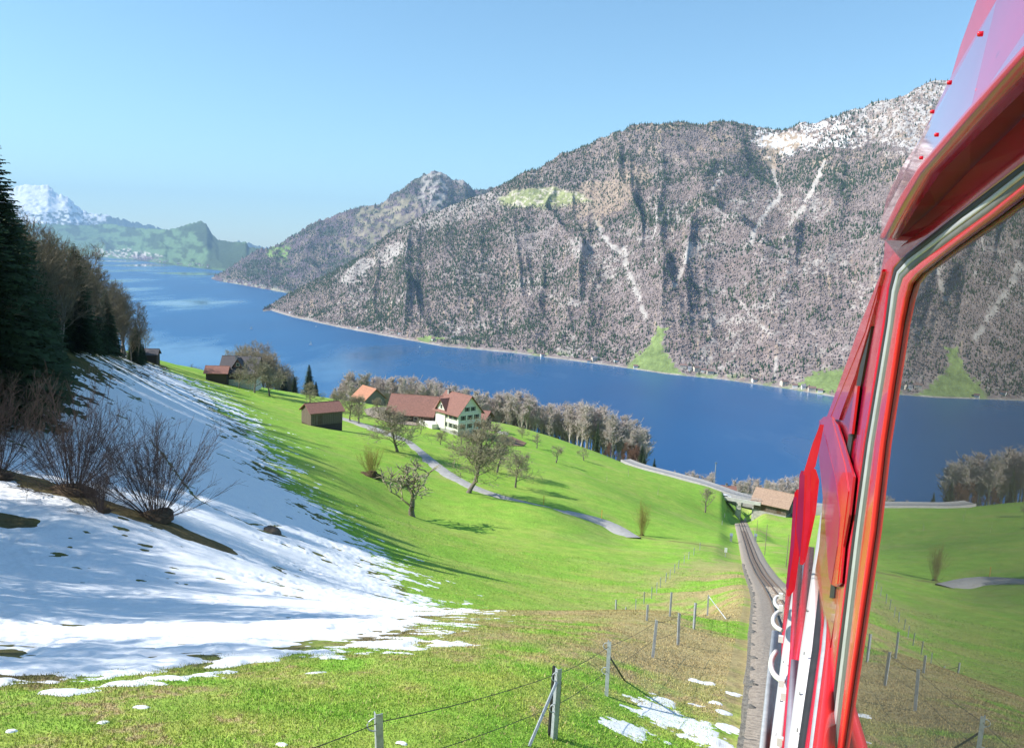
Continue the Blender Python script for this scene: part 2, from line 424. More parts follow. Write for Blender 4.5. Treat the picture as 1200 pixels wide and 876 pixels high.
def col_near(V, T, aux):
    u, v = project(V); x, y = V[..., 0], V[..., 1]
    n1 = fbm(x/130, y/130+V[..., 2]/90, 4, 101); n2 = fbm(u/9, v/5, 4, 111); n3 = fbm(u/3.0, v/2.2, 3, 121)
    c = np.ones(V.shape)*BUSH
    c = lerp(c, sstep(0.05, 0.5, n1+n3*.4)*0.35, np.array([0.17, 0.115, 0.095]))
    c = lerp(c, sstep(0.32, 0.60, n2*0.7+n3*0.5)*0.75, TAN)
    c = lerp(c, sstep(0.42, 0.62, n3*0.6+n2*0.25-n1*0.3)*0.8, ROCK)
    off = np.zeros(u.shape)
    sk = sstep(0.22, 0.5, fbm(u/2.6+v/30, v/30, 3, 131)*.8+n3*.3)*sstep(0.0, .25, fbm(u/45, v/40, 3, 133)+.12); c = lerp(c, sk*.8, TAN*1.15); off = np.maximum(off, sk*.55)
    rk = sstep(0.30, 0.5, n3*.7+n2*.5+fbm(u/60, v/35, 2, 135)*.5); c = lerp(c, rk*.85, ROCK); off = np.maximum(off, rk*.6)
    hi = sstep(205, 150, v-0.10*(u-700))*sstep(690, 760, u)
    c = lerp(c, hi*sstep(0.05, 0.35, n2+n3*.5)*0.8, TAN*1.15)
    for P, k in ROCKS1:
        m_ = sstep(-6, 4, inpoly(u, v, P)+n3*9+n2*5)*k; c = lerp(c, m_*sstep(-.3, .2, n3+.3*k), ROCK*1.1); off = np.maximum(off, m_*1.0)
    for P, wd in STREAKS:
        dd = seg_dist(u, v, P)+n3*3.2+np.abs(n2)*1.5; wd = wd*1.25; m_ = sstep(wd+1.0, wd-0.9, dd)*sstep(-.6, -.2, n2+n3*.5); c = lerp(c, m_, ROCK*1.15); off = np.maximum(off, m_)
    m_ = sstep(-4, 4, inpoly(u, v, [(884, 160), (925, 152), (960, 158), (935, 175), (912, 185), (905, 205), (897, 185)])+n2*9+n3*5); c = lerp(c, m_*.9, TAN*1.35); off = np.maximum(off, m_*.9)
    m_ = sstep(-6, 4, inpoly(u, v, [(640, 235), (690, 215), (740, 195), (760, 205), (735, 240), (700, 262)])+n2*14+n3*8); c = lerp(c, m_*.7, TAN*1.1); off = np.maximum(off, m_*.6)
    # meadow terrace and shore fields
    m_ = sstep(-3, 3, inpoly(u, v, [(583, 232), (600, 222), (640, 218), (682, 226), (690, 236), (660, 242), (620, 243), (590, 242)])+n2*5)
    c = lerp(c, m_*0.9, np.array([0.25, 0.28, 0.12])); off = np.maximum(off, m_)
    m_ = m_*sstep(0.15, .3, n3+n2*.3); c = lerp(c, m_, np.array([.5, .45, .36]))
    for P in ([(738, 435), (742, 418), (760, 405), (772, 383), (783, 384), (777, 402), (782, 416), (792, 430), (800, 441), (770, 440)], [(935, 450), (955, 436), (990, 430), (992, 462), (960, 460)],
              [(488, 396), (500, 392), (520, 398), (500, 403)]):
        m_ = sstep(-1.0, 1.0, inpoly(u, v, P)+n3*4.5+n2*3); c = lerp(c, m_, np.array([0.19, 0.25, 0.085])*(1+.25*n2[..., None])); off = np.maximum(off, m_)
    # snow along the high ridge on the right
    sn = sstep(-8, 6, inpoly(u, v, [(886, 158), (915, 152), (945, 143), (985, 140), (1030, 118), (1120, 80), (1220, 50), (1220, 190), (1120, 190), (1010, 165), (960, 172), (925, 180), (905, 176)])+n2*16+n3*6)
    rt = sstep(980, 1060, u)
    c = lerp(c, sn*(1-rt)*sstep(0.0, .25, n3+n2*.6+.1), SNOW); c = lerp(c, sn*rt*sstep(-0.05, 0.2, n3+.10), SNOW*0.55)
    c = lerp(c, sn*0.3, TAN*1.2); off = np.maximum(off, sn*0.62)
    # shore strip: pale embankment and clearings
    sh = interp_line(SHORE1, u)
    m_ = sstep(2.2, 0.8, sh-v); c = lerp(c, m_, np.array([0.33, 0.30, 0.26])); off = np.maximum(off, sstep(4, 2, sh-v))
    m_ = sstep(12, 5, sh-v)*sstep(0.1, 0.4, n2)*sstep(500, 560, u)*0.7; c = lerp(c, m_, np.array([.19, .24, .09])); off = np.maximum(off, m_)
    TREES_OFF['near'] = off
    return c
SIL1 = [(300, 366), (318, 357), (330, 349), (345, 341), (370, 328), (400, 313), (430, 295), (450, 277), (475, 262), (500, 251), (530, 240), (560, 229), (590, 216), (620, 201), (655, 184), (700, 163), (735, 150), (765, 143), (800, 145), (850, 140), (880, 147), (907, 153), (940, 145), (975, 134), (1010, 128), (1060, 108), (1110, 93), (1150, 82), (1200, 66), (1300, 50)]
SHORE1 = [(300, 366), (318, 364), (345, 372), (400, 384), (460, 395), (520, 406), (600, 413), (660, 421), (720, 429), (780, 438), (850, 445), (920, 455), (980, 465), (1050, 477), (1200, 505), (1300, 522)]
BACK1 = [(300, 20), (318, 120), (345, 500), (400, 900), (500, 1250), (600, 1400), (700, 1500), (900, 1600), (1300, 1700)]
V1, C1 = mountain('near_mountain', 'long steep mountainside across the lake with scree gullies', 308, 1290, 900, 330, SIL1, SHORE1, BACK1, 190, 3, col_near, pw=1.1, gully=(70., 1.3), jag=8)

def col_mid(V, T, aux):
    u, v = project(V); n2 = fbm(u/14, v/8, 4, 211); n3 = fbm(u/4, v/3, 3, 221)
    off = np.zeros(u.shape); c = np.ones(V.shape)*np.array([0.135, 0.105, 0.125])
    c = lerp(c, sstep(0.0, .3, n2+n3*.6-0.05)*.8, DARK*1.5)
    c = lerp(c, sstep(0.15, .4, -n2+n3*.4)*0.5, np.array([.26, .22, .15]))
    for P, cl, k in (([(395, 285), (430, 262), (480, 240), (540, 245), (560, 255), (500, 275), (420, 300)], np.array([.30, .26, .18]), .6), ([(420, 250), (450, 236), (475, 238), (470, 250), (430, 258)], np.array([.30, .26, .18]), .7),
                     ([(535, 200), (505, 202), (497, 225), (500, 245), (515, 235), (530, 215), (552, 218)], ROCK*1.05, .9),
                     ([(318, 298), (328, 290), (336, 296), (325, 303)], np.array([.2, .3, .09]), .9)):
        m_ = sstep(-8, 5, inpoly(u, v, P)+n3*12+n2*9)*k*sstep(-.25, .15, n3); c = lerp(c, m_, cl); off = np.maximum(off, np.minimum(m_*1.6, 1))
    sh = interp_line(SHORE2, u); c = lerp(c, sstep(6, 1, sh-v)*sstep(-.2, .2, n3)*.8, np.array([.34, .33, .25])); TREES_OFF['mid'] = np.maximum(off, sstep(6, 1, sh-v))
    return c
SIL2 = [(236, 332), (245, 327), (262, 318), (280, 306), (300, 293), (316, 290), (330, 285), (350, 270), (380, 256), (420, 243), (450, 237), (470, 222), (490, 209), (505, 201), (515, 200), (526, 207), (532, 213), (545, 213), (556, 224), (600, 216), (700, 220), (900, 240)]
SHORE2 = [(236, 324), (250, 328), (290, 335), (335, 343), (400, 350), (500, 360), (900, 380)]
BACK2 = [(236, 30), (250, 300), (280, 800), (330, 1700), (500, 2600), (900, 2800)]
V2, C2 = mountain('rocky_peak', 'wooded ridge with a rocky summit farther along the lake', 236, 800, 460, 170, SIL2, SHORE2, BACK2, 240, 13, col_mid, pw=1.1, gully=(160., 1.5), jag=22)
def col_far(V, T, aux):
    u, v = project(V); n2 = fbm(u/9, v/5, 4, 311); n3 = fbm(u/2.5, v/2, 3, 321)
    c = np.ones(V.shape)*np.array([0.13, 0.21, 0.10])
    c = lerp(c, sstep(0.0, .3, n2)*.8, DARK*1.4)
    m_ = sstep(-3, 3, inpoly(u, v, [(205, 270), (237, 256), (262, 285), (300, 283), (335, 300), (300, 325), (235, 312), (245, 295), (228, 272)])+n2*4); c = lerp(c, m_*.9, DARK*1.5)
    m_ = sstep(-2, 2, inpoly(u, v, [(150, 300), (165, 297), (185, 303), (165, 306)])+n3*2); c = lerp(c, m_, np.array([.14, .10, .12]))
    m_ = sstep(-2, 2, inpoly(u, v, [(110, 292), (150, 292), (190, 300), (150, 302), (112, 300)])+n3*2)*sstep(0.1, .3, n3); c = lerp(c, m_*.8, np.array([.6, .55, .5]))
    return c
SIL3 = [(-60, 262), (60, 262), (100, 264), (130, 262), (150, 266), (190, 269), (205, 268), (220, 263), (235, 259), (242, 262), (248, 274), (256, 281), (272, 284), (288, 283), (292, 290), (305, 291), (330, 300), (360, 306)]
SHORE3 = [(-60, 297), (60, 299), (121, 301.5), (160, 305), (205, 311), (249, 316), (300, 322), (360, 330)]
BACK3 = [(-60, 3500), (250, 2500), (360, 1600)]
V3, C3 = mountain('green_hills', 'green farmed hills with a dark knoll behind the head of the lake', -60, 360, 340, 110, SIL3, SHORE3, BACK3, 170, 23, col_far, pw=1.3, gully=(420., 1.2), jag=20)
def col_snow(V, T, aux):
    u, v = project(V); n2 = fbm(u/12, v/7, 4, 411); n3 = fbm(u/3.5, v/2.5, 3, 421)
    c = np.ones(V.shape)*np.array([0.07, 0.10, 0.08])
    ln = np.interp(u, [-60, 50, 80, 100, 120, 130, 140, 330], [275, 268, 266, 262, 258, 253, 240, 200])
    c = lerp(c, sstep(-8, 8, ln-v+n2*14+n3*10)*sstep(-.22, .12, n3+n2*.4+sstep(12, 32, ln-v)*.7), SNOW*1.1)
    return c
SIL4 = [(-90, 232), (-20, 222), (10, 221), (30, 216), (48, 217), (56, 217), (66, 226), (80, 231), (88, 240), (98, 247), (115, 251), (128, 252), (150, 259), (175, 264), (192, 269), (220, 276), (260, 283), (285, 283), (300, 287), (330, 296), (420, 306)]
SHORE4 = [(-90, 300), (420, 330)]
mountain('snow_mountain', 'far snow covered mountain with a long falling ridge', -90, 420, 300, 120, SIL4, SHORE4, [(-90, 3500), (420, 3500)], 420, 33, col_snow, pw=1.0, gully=(500., 1.4), base=19000, jag=55)
# ------------------------------------------------------------------ far woods on the mountains
mat_leafmass = tinted('far_tree_mass', rough=1.0, var=0.12, scale=0.05, spec=0.05)
def far_trees(name, label, V, C, off, n, tmax, size, conif, seed, jit=0.5):
    rg = np.random.RandomState(seed)
    nr = int((V.shape[0]-13))
    A = V[:nr]
    e1 = A[1:, :-1]-A[:-1, :-1]; e2 = A[:-1, 1:]-A[:-1, :-1]
    area = np.linalg.norm(np.cross(e1, e2), axis=-1)
    uu, vv = project(A[:-1, :-1])
    wgt = area*(uu > -30)*(uu < 1230)*(off[:nr-1, :-1] < 0.97)
    p = wgt.ravel()/wgt.sum()
    k = rg.choice(len(p), n, p=p); i, j = k//(A.shape[1]-1), k % (A.shape[1]-1)
    a = rg.rand(n, 1); b = rg.rand(n, 1)
    P = A[i, j]*(1-a)*(1-b)+A[i+1, j]*a*(1-b)+A[i, j+1]*(1-a)*b+A[i+1, j+1]*a*b
    o_ = off[i, j]; keep = rg.rand(n) > o_*1.02
    P = P[keep]; i = i[keep]; j = j[keep]; n = len(P)
    u, v = project(P)
    pc = conif(u, v, P); isc = rg.rand(n) < pc
    h = size*(0.5+0.8*rg.rand(n)**1.4); h = np.where(isc, h*1.05, h*0.46)
    r = np.where(isc, h*0.22, h*0.50)
    th = rg.rand(n)*6.28
    # conifers: 4 base + tip ; others: low ring, wide ring is merged into a 4-sided bud with blunt top
    VV = []; F = []
    c = np.empty((n, 3))
    base_b = np.array([0.235, 0.195, 0.195]); 
    tone = (0.88+0.3*rg.rand(n, 1)); hue = rg.rand(n, 1)
    cb = (base_b*(1-hue)+np.array([0.28, 0.225, 0.185])*hue)*tone
    cg = (np.array([0.030, 0.052, 0.030])*(1-hue)+np.array([0.055, 0.080, 0.035])*hue)*tone
    c = np.where(isc[:, None], cg, cb)
    ang = th[:, None]+np.arange(4)[None]*1.5708
    ring = np.stack([np.cos(ang), np.sin(ang), 0*ang], -1)
    lo = P[:, None, :] + ring*r[:, None, None]*np.where(isc, 1, 0.45)[:, None, None] + np.array([0, 0, 1])*(h*np.where(isc, .08, 0.05))[:, None, None]
    tip = P + np.array([0, 0, 1])*h[:, None] + rg.randn(n, 3)*np.array([.3, .3, 0])
    ci = np.nonzero(isc)[0]; bi = np.nonzero(~isc)[0]
    nc = len(ci); nb = len(bi)
    vc = np.concatenate([lo[ci], tip[ci][:, None]], 1)                     # 5 verts
    up_ = P[bi][:, None, :] + np.stack([np.cos(ang[bi]+.6), np.sin(ang[bi]+.6), 0*ang[bi]], -1)*(r[bi]*1.0)[:, None, None]*(0.8+0.4*rg.rand(nb, 4, 1)) + np.array([0, 0, 1])*(h[bi]*0.62)[:, None, None]*(0.85+.3*rg.rand(nb, 4, 1))
    vb = np.concatenate([lo[bi], up_, tip[bi][:, None]], 1)                # 9 verts
    fc = np.array([[0, 1, 4], [1, 2, 4], [2, 3, 4], [3, 0, 4]])
    fb = np.array([[0, 1, 5], [0, 5, 4], [1, 2, 6], [1, 6, 5], [2, 3, 7], [2, 7, 6], [3, 0, 4], [3, 4, 7], [4, 5, 8], [5, 6, 8], [6, 7, 8], [7, 4, 8]])
    T = np.concatenate([(fc[None]+(np.arange(nc)*5)[:, None, None]).reshape(-1, 3), (fb[None]+(np.arange(nb)*9)[:, None, None]+nc*5).reshape(-1, 3)])
    Vt = np.concatenate([vc.reshape(-1, 3), vb.reshape(-1, 3)])
    col_ = np.concatenate([np.repeat(c[ci], 5, 0), np.repeat(c[bi], 9, 0)])
    me = np_mesh(name, Vt, tris=T, color=col_)
    o = obj(name, me, mat_leafmass); tag(o, label, 'woods', None, 'stuff')
def con1(u, v, P):
    a = fbm(P[:, 0]/170, P[:, 1]/170+P[:, 2]/120, 4, 501)
    lft = sstep(760, 640, u)*sstep(320, 380, u)*0.45
    mid = np.exp(-((u-870)/190)**2-((v-215)/62)**2)*0.75
    b = fbm(P[:, 0]/40, P[:, 1]/40+P[:, 2]/30, 3, 511); return np.clip(0.13+0.55*a+.45*b+lft*.7+mid*(0.45+a) + 0.5*sstep(9, 2, v-interp_line(SIL1, u)), 0.03, 0.80)
far_trees('far_woods', 'dark conifers and bare woods on the ridge below the rocky peak', V2, C2, TREES_OFF['mid'], 45000, 1, 17.0, lambda u, v, P: np.clip(.48+.9*fbm(P[:, 0]/300, P[:, 1]/300+P[:, 2]/200, 4, 601), .05, .85), 6)
far_trees('far_woods', 'bare and evergreen woods covering the mountainside across the lake', V1, C1, TREES_OFF['near'], 128000, 1, 11.0, con1, 5)

# ------------------------------------------------------------------ tubes and trees
def tubes(P0, P1, R0, R1, n):
    P0 = np.asarray(P0, float); P1 = np.asarray(P1, float); R0 = np.asarray(R0, float); R1 = np.asarray(R1, float)
    d = P1-P0; L = np.linalg.norm(d, axis=1, keepdims=True)+1e-9; d = d/L
    ref = np.where(np.abs(d[:, 2:3]) > 0.9, np.array([[1., 0, 0]]), np.array([[0, 0, 1.]]))
    a = np.cross(d, ref); a /= np.linalg.norm(a, axis=1, keepdims=True)+1e-9; b = np.cross(d, a)
    th = np.arange(n)*2*np.pi/n
    ring = a[:, None, :]*np.cos(th)[None, :, None]+b[:, None, :]*np.sin(th)[None, :, None]
    V = np.concatenate([P0[:, None]+ring*R0[:, None, None], P1[:, None]+ring*R1[:, None, None]], 1)
    i = np.arange(n); j = (i+1) % n
    q = np.stack([i, j, j+n, i+n], -1)
    Q = (q[None]+(np.arange(len(P0))*2*n)[:, None, None]).reshape(-1, 4)
    return V.reshape(-1, 3), Q
class Segs:
    def __init__(s): s.a = []; s.b = []; s.ra = []; s.rb = []
    def add(s, a, b, ra, rb): s.a.append(tuple(a)); s.b.append(tuple(b)); s.ra.append(ra); s.rb.append(rb)
    def mesh(s, name, n, extra=None, color=None, smooth=True):
        V, Q = tubes(s.a, s.b, s.ra, s.rb, n)
        return np_mesh(name, V, quads=Q, smooth=smooth)
def rotv(v, ax, a): return Matrix.Rotation(a, 3, ax) @ v
def bare_tree(seed, H, r0, first=0.25, spread=0.9, nb=11, depth=4, upw=0.25, wob=0.18, twig=0.018, lean=0.03, droop=0.0, kids_=(5, 5, 4)):
    rg = random.Random(seed); T = Segs(); C_ = Segs()
    def branch(p, d, L, r, lev):
        n = 4 if lev == 1 else (3 if lev == 2 else 2)
        q = p.copy(); dd = d.copy(); rr = r; pts_ = []
        for k in range(n):
            dd = dd + Vector((rg.gauss(0, wob), rg.gauss(0, wob), rg.gauss(0, wob)+upw*0.35-droop*k*.2)); dd.normalize()
            q2 = q + dd*(L/n); r2 = max(rr*(0.72 if lev < 3 else 0.6), twig*0.6)
            C_.add(q, q2, rr, r2); q = q2; rr = r2; pts_.append((q.copy(), dd.copy(), rr))
        if lev < depth:
            nk = kids_[min(lev-1, len(kids_)-1)]
            for k in range(nk):
                t = rg.random()**0.7; i = min(int(t*n), n-1)
                q_, d_, r_ = pts_[i]
                ax = d_.cross(Vector((rg.gauss(0, 1), rg.gauss(0, 1), rg.gauss(0, 1)))); ax.normalize()
                nd = rotv(d_, ax, rg.uniform(0.45, 1.05)); nd.z += upw*0.5; nd.normalize()
                branch(q_ - d_*(L/n)*rg.random()*0.7, nd, L*rg.uniform(0.42, 0.68), max(r_*0.62, twig), lev+1)
    q = Vector((0, 0, -0.5)); d = Vector((rg.gauss(0, lean), rg.gauss(0, lean), 1)).normalized(); n = 9; rr = r0*1.25; az = rg.random()*6.28
    path = []
    for k in range(n):
        d = d + Vector((rg.gauss(0, wob*.45), rg.gauss(0, wob*.45), 0.12)); d.normalize()
        q2 = q + d*((H*0.86+0.5)/n); r2 = r0*(1-(k+1)/n*0.86)
        T.add(q, q2, rr, r2); rr = r2; q = q2; path.append((q.copy(), d.copy(), rr))
    for k in range(nb):
        f = first+(1-first)*((k+0.5)/nb)**0.9; x = f*n; i = min(int(x), n-1)
        base = path[i][0] - path[i][1]*(H*.86/n)*(1-(x-int(x)))
        az += 2.4+rg.gauss(0, .4)
        el = 0.25+upw*1.2+0.5*f+rg.gauss(0, .12)
        dd = Vector((math.cos(az)*math.cos(el), math.sin(az)*math.cos(el), math.sin(el)))
        branch(base, dd, H*spread*0.40*(1.08-0.72*max(0, f-first)), path[i][2]*0.62+0.02, 1)
    branch(q, d, H*0.16, rr, 2)
    return T, C_
def spruce(seed, H, r, dens=1.0, sides=9):
    rg = random.Random(seed); T = Segs(); T.add((0, 0, -.5), (0, 0, H*.5), H*0.014, H*0.009); T.add((0, 0, H*.5), (0, 0, H*.99), H*0.009, 0.015)
    V = []; Q = []; Cc = []
    z = H*0.05
    while z < H*0.985:
        f = z/H; rad = r*(1-f)**0.85*(0.85+0.3*rg.random())+0.12
        nb = max(4, int((sides+3)*(1-f*.5)*dens))
        a0 = rg.random()*6.28
        for k in range(nb):
            a = a0+k*6.283/nb+rg.gauss(0, .2); L = rad*rg.uniform(.72, 1.12)
            el = 0.30*f*2-0.25+rg.gauss(0, .08)
            d = Vector((math.cos(a), math.sin(a), 0)); side = Vector((-math.sin(a), math.cos(a), 0))
            ns = max(2, int(3+L*1.6))
            for s_ in range(ns):
                t = (s_+0.6)/ns; c0 = Vector((0, 0, z))+d*L*t+Vector((0, 0, L*(el*t-0.30*t*t+0.12*t**3)))
                w_ = (0.20+L*0.22)*(1.15-t*.75); ln = L/ns*1.5
                for sg in (-1, 1):
                    tip = c0 + side*sg*w_*rg.uniform(.7, 1.2)+d*ln*rg.uniform(.3, 1.0)+Vector((0, 0, -w_*rg.uniform(.25, .75)))
                    b0 = c0 - d*ln*.35; b1 = c0 + d*ln*.65
                    i = len(V); V += [tuple(b0), tuple(b1), tuple(tip)]; Q.append((i, i+1, i+2))
                    g = rg.uniform(.6, 1.35)
                    cc_ = (0.030*g+0.012*t, 0.052*g+0.018*t, 0.026*g)
                    Cc += [cc_, cc_, (cc_[0]*1.25, cc_[1]*1.25, cc_[2]*1.1)]
        z += max(0.16, H*0.021*(1.1-f*.5))*rg.uniform(.8, 1.2)/max(.6, dens)
    return T.mesh('spruce_trunk', 6), np_mesh('spruce_crown', np.array(V), tris=np.array(Q), color=np.array(Cc))
def bark(name, c1, c2, sc=6): return simple(name, c1, c2, scale=sc, rough=0.95, bump=.4, bdist=.03, spec=0.1)
M_barkgrey = bark('grey_bark', (0.24, 0.21, 0.18), (0.10, 0.085, 0.07))
M_barkpale = bark('pale_bark', (0.62, 0.57, 0.50), (0.34, 0.30, 0.26))
M_twig_tan = bark('tan_twigs', (0.215, 0.185, 0.13), (0.105, 0.09, 0.062), 1.2)  # darkened so the left wood carries its shadow side in the colour
M_twig_pur = bark('purplish_twigs', (0.62, 0.55, 0.50), (0.42, 0.36, 0.33), 1.2)
M_twig_orch = bark('lichen_twigs', (0.42, 0.39, 0.26), (0.16, 0.14, 0.10), 1.2)
M_twig_red = bark('reddish_twigs', (0.26, 0.15, 0.105), (0.15, 0.085, 0.065), 1.2)
M_twig_yel = bark('budding_twigs', (0.36, 0.33, 0.09), (0.22, 0.19, 0.06), 1.2)
M_twig_hazel = bark('hazel_stems', (0.125, 0.095, 0.085), (0.06, 0.045, 0.04), 1.5)
M_needle = tinted('spruce_needles', rough=0.8, var=0.25, scale=0.8, spec=0.25)
M_trunkdark = bark('dark_bark', (0.10, 0.075, 0.055), (0.05, 0.038, 0.03))
PROTO = {}
def make_proto(key, T, C_, mt, mc, H, ns=7):
    PROTO[key] = (T.mesh('trunk', ns) if isinstance(T, Segs) else T, C_.mesh('crown', 3, smooth=False) if isinstance(C_, Segs) else C_, mt, mc, H)
    for me, mm in ((PROTO[key][0], mt), (PROTO[key][1], mc)): me.materials.append(mm)
for i in range(3): make_proto('forest%d' % i, *bare_tree(20+i, 17, .22, first=.28, spread=.62, nb=13, upw=.42, depth=4, twig=.022, kids_=(5, 5, 3)), M_barkgrey, M_twig_tan, 17)
M_twig_grove = bark('brown_grey_twigs', (0.44, 0.37, 0.28), (0.26, 0.215, 0.16), 1.2)
for i in range(3): make_proto('grove%d' % i, *bare_tree(24+i, 17, .24, first=.12, spread=.8, nb=16, upw=.38, depth=4, twig=.036, kids_=(5, 5, 3)), M_barkgrey, M_twig_grove, 17)
for i in range(3): make_proto('strip%d' % i, *bare_tree(40+i, 15, .17, first=.22, spread=.55, nb=14, upw=.62, depth=4, twig=.046, wob=.13, kids_=(5, 4, 3)), M_barkpale, M_twig_pur, 15)
for i in range(2): make_proto('red%d' % i, *bare_tree(50+i, 8, .10, first=.08, spread=.85, nb=15, upw=.4, depth=4, twig=.026, kids_=(5, 4, 3)), M_barkgrey, M_twig_red, 8)
for i in range(3): make_proto('orchard%d' % i, *bare_tree(60+i, 9, .26, first=.22, spread=1.12, nb=12, upw=.16, depth=4, wob=.27, twig=.030, lean=.08, kids_=(7, 6, 4)), M_barkgrey, M_twig_orch, 9)
for i in range(2): make_proto('pear%d' % i, *bare_tree(70+i, 14, .34, first=.17, spread=.88, nb=20, upw=.22, depth=4, wob=.24, twig=.034, kids_=(8, 6, 4)), M_barkgrey, M_twig_orch, 14)
for i in range(2): make_proto('pollard%d' % i, *bare_tree(80+i, 6, .24, first=.26, spread=1.2, nb=9, upw=.22, depth=3, wob=.38, twig=.05, lean=.14, kids_=(5, 5)), M_barkgrey, M_twig_orch, 6)
make_proto('sapling', *bare_tree(90, 3, .04, first=.3, spread=.5, nb=6, upw=.5, depth=2, twig=.02, kids_=(3,)), M_barkpale, M_twig_orch, 3)
for i in range(3):
    t_, c_ = spruce(100+i, 22, 4.3, dens=1.15, sides=11); make_proto('spruce%d' % i, t_, c_, M_trunkdark, M_needle, 22)
t_, c_ = spruce(110, 12, 3.1, dens=.8, sides=8); make_proto('fir', t_, c_, M_trunkdark, M_needle, 12)
def put_tree(name, key, loc, h, label, cat, group=None, rot=None, wide=1.0):
    tm, cm, mt, mc, H = PROTO[key]
    e = empty(name, loc, RNG.rand()*6.28 if rot is None else rot); s_ = h/H
    e.scale = (s_*wide, s_*wide, s_); tag(e, label, cat, group)
    obj('trunk', tm, None, e); obj('crown', cm, None, e)
    return e
def spot(u, Y, v_top=None, vb=450):
    """ground point in the direction of column u at distance Y, and the height that reaches row v_top"""
    for _ in range(4):
        p = at(u, vb, Y); p[2] = gz(p[0], p[1]); uu, vb2 = project(p); u_ = u; vb = float(vb2)
    h = None
    if v_top is not None: h = at(u, v_top, Y)[2]-p[2]
    return p, h
# the wood on the left
OUT = [(-120, 235), (-40, 242), (0, 246), (14, 252), (25, 258), (40, 266), (60, 276), (95, 292), (120, 318), (150, 346), (166, 376), (176, 405)]
EDGE = [(-200, 60), (-60, 62), (0, 76), (30, 86), (60, 102), (90, 128), (110, 150), (135, 185), (160, 226), (175, 250)]
gb = 'leafless trees of the wood on the left'; gs = 'spruces of the wood on the left'
def left_tree(u, Y, vt, key, lab, name, cat, grp):
    p, h = spot(u, Y, vt)
    if h is None or h < 3: return
    put_tree(name, key, p, min(h, 27), lab, cat, grp, wide=1.15 if 'spruce' in key else 1.25)
lead = [(-9, 66, 196, 'dark spruce cut by the picture edge in front of the tallest spruce'), (13, 78, 214, 'dark spruce close behind the tallest spruce on its right'), (31, 88, 252, 'dark spruce where the spruces give way to leafless trees'), (4, 70, 156, 'tall dark spruce at the left edge of the picture, highest of the wood'), (-22, 74, 175, 'dark spruce just left of the tallest spruce'), (22, 82, 232, 'dark spruce with drooping boughs right of the tallest spruce'),
        (40, 96, 272, 'smaller spruce rising among leafless trees at the wood edge'), (90, 126, 283, 'slim spruce tip above the leafless trees in the middle of the wood'), (160, 232, 385, 'small dark spruce at the lower right end of the wood')]
for k, (u, Y, vt, lab) in enumerate(lead): left_tree(u, Y, vt, 'spruce%d' % (k % 3), lab, 'spruce_tree', 'tree', gs)
rg = random.Random(5)
for k in range(205):
    u = -130+300*((k*0.618) % 1.0) + rg.uniform(-4, 4); u = min(u, 168)
    d0 = interp_line(EDGE, u); Y = d0*(1+0.42*rg.random()**1.6)+1
    vt = interp_line(OUT, u)+rg.uniform(0, 60)*rg.random()*(1.25-(Y/d0-1)*2)
    sprc = rg.random() < (0.72 if u < 45 else 0.20)
    if sprc: left_tree(u, Y, vt+12, 'spruce%d' % rg.randrange(3), 'dark spruce %s of the left wood' % ('in the front row' if Y < d0*1.12 else 'in the inner rows') + (' near the picture edge' if u < 0 else (' beside the tallest spruce' if u < 45 else (' among leafless trees half way down' if u < 110 else ' at the lower end'))), 'spruce_tree', 'tree', gs)
    else: left_tree(u, Y, vt, 'forest%d' % rg.randrange(3), ('leafless tree %s, %s' % ('in the front row of the left wood' if Y < d0*1.1 else ('in the middle of the left wood' if Y < d0*1.25 else 'deep in the left wood'), 'among tall spruces' if u < 35 else ('right of the tall spruces' if u < 70 else ('half way down the slope' if u < 105 else ('towards its lower end' if u < 140 else 'at its lower right end'))))), 'bare_tree', 'tree', gb)
# trees of the same wood standing outside the view whose shade falls across the snow
nshade = 0
for k in range(400):
    if nshade >= 27: break
    y = rg.uniform(13, 60); x = -0.68*max(y, 0)-rg.uniform(5.0, 24)
    uu, vv = project(np.array([x+9.0, y+3, gz(x, y)+8]))
    if y > 0 and uu > -6: continue
    nshade += 1
    put_tree('bare_tree', rg.choice(['pear0', 'pear1', 'forest0', 'forest1']), (x, y, gz(x, y)), rg.uniform(9, 17), 'leafless tree standing beyond the left edge of the view, shading the snow', 'tree', gb)
def zone(u, zs):
    for lim, lab in zs:
        if u < lim: return lab
# ------------------------------------------------------------------ snow field
gx, gy = polar(-40, 8, 620, 10.5, 300, 800)
D = np.hypot(gx, gy); g = ground(gx, gy)
sdv = poly_sd(gx, gy, SP)
st1 = fbm(gx/9, gy/4.2, 4, 601); st2 = fbm(gx/2.2, gy/1.2, 4, 611); st3 = fbm(gx/0.5, gy/0.35, 3, 621)
edge = sdv/ (1.2+D*0.045)
st4 = fbm(gx/0.9, gy/0.9, 3, 627)
f = edge*0.75 + st1*0.6*sstep(14, 50, D) + st2*(0.6+0.1*sstep(30, 90, D)) + st4*.8 + st3*0.7 + 0.12
rib = np.abs(fbm(gx/14, gy/5, 3, 631)); f = f - sstep(0.05, 0.0, rib)*(0.9)*sstep(3.2, 0.6, edge)
e1 = seg_dist(gx, gy, EARTH); f = np.minimum(f, (e1-1.25-0.7*st2)*1.6)
TRACKS = px_line([(175, 515), (200, 545), (232, 585), (262, 600), (292, 614), (330, 616)]); f = np.minimum(f, (seg_dist(gx, gy, TRACKS)-0.10-0.12*np.abs(st2)-.2*st3)*3)
e2 = seg_dist(gx, gy, EARTH2); f = np.minimum(f, (e2-0.7-0.7*st2)*1.6)
RK = px_line([(308, 622), (330, 627)]); f = np.minimum(f, (seg_dist(gx, gy, RK)-0.5-0.4*st2)*1.5)
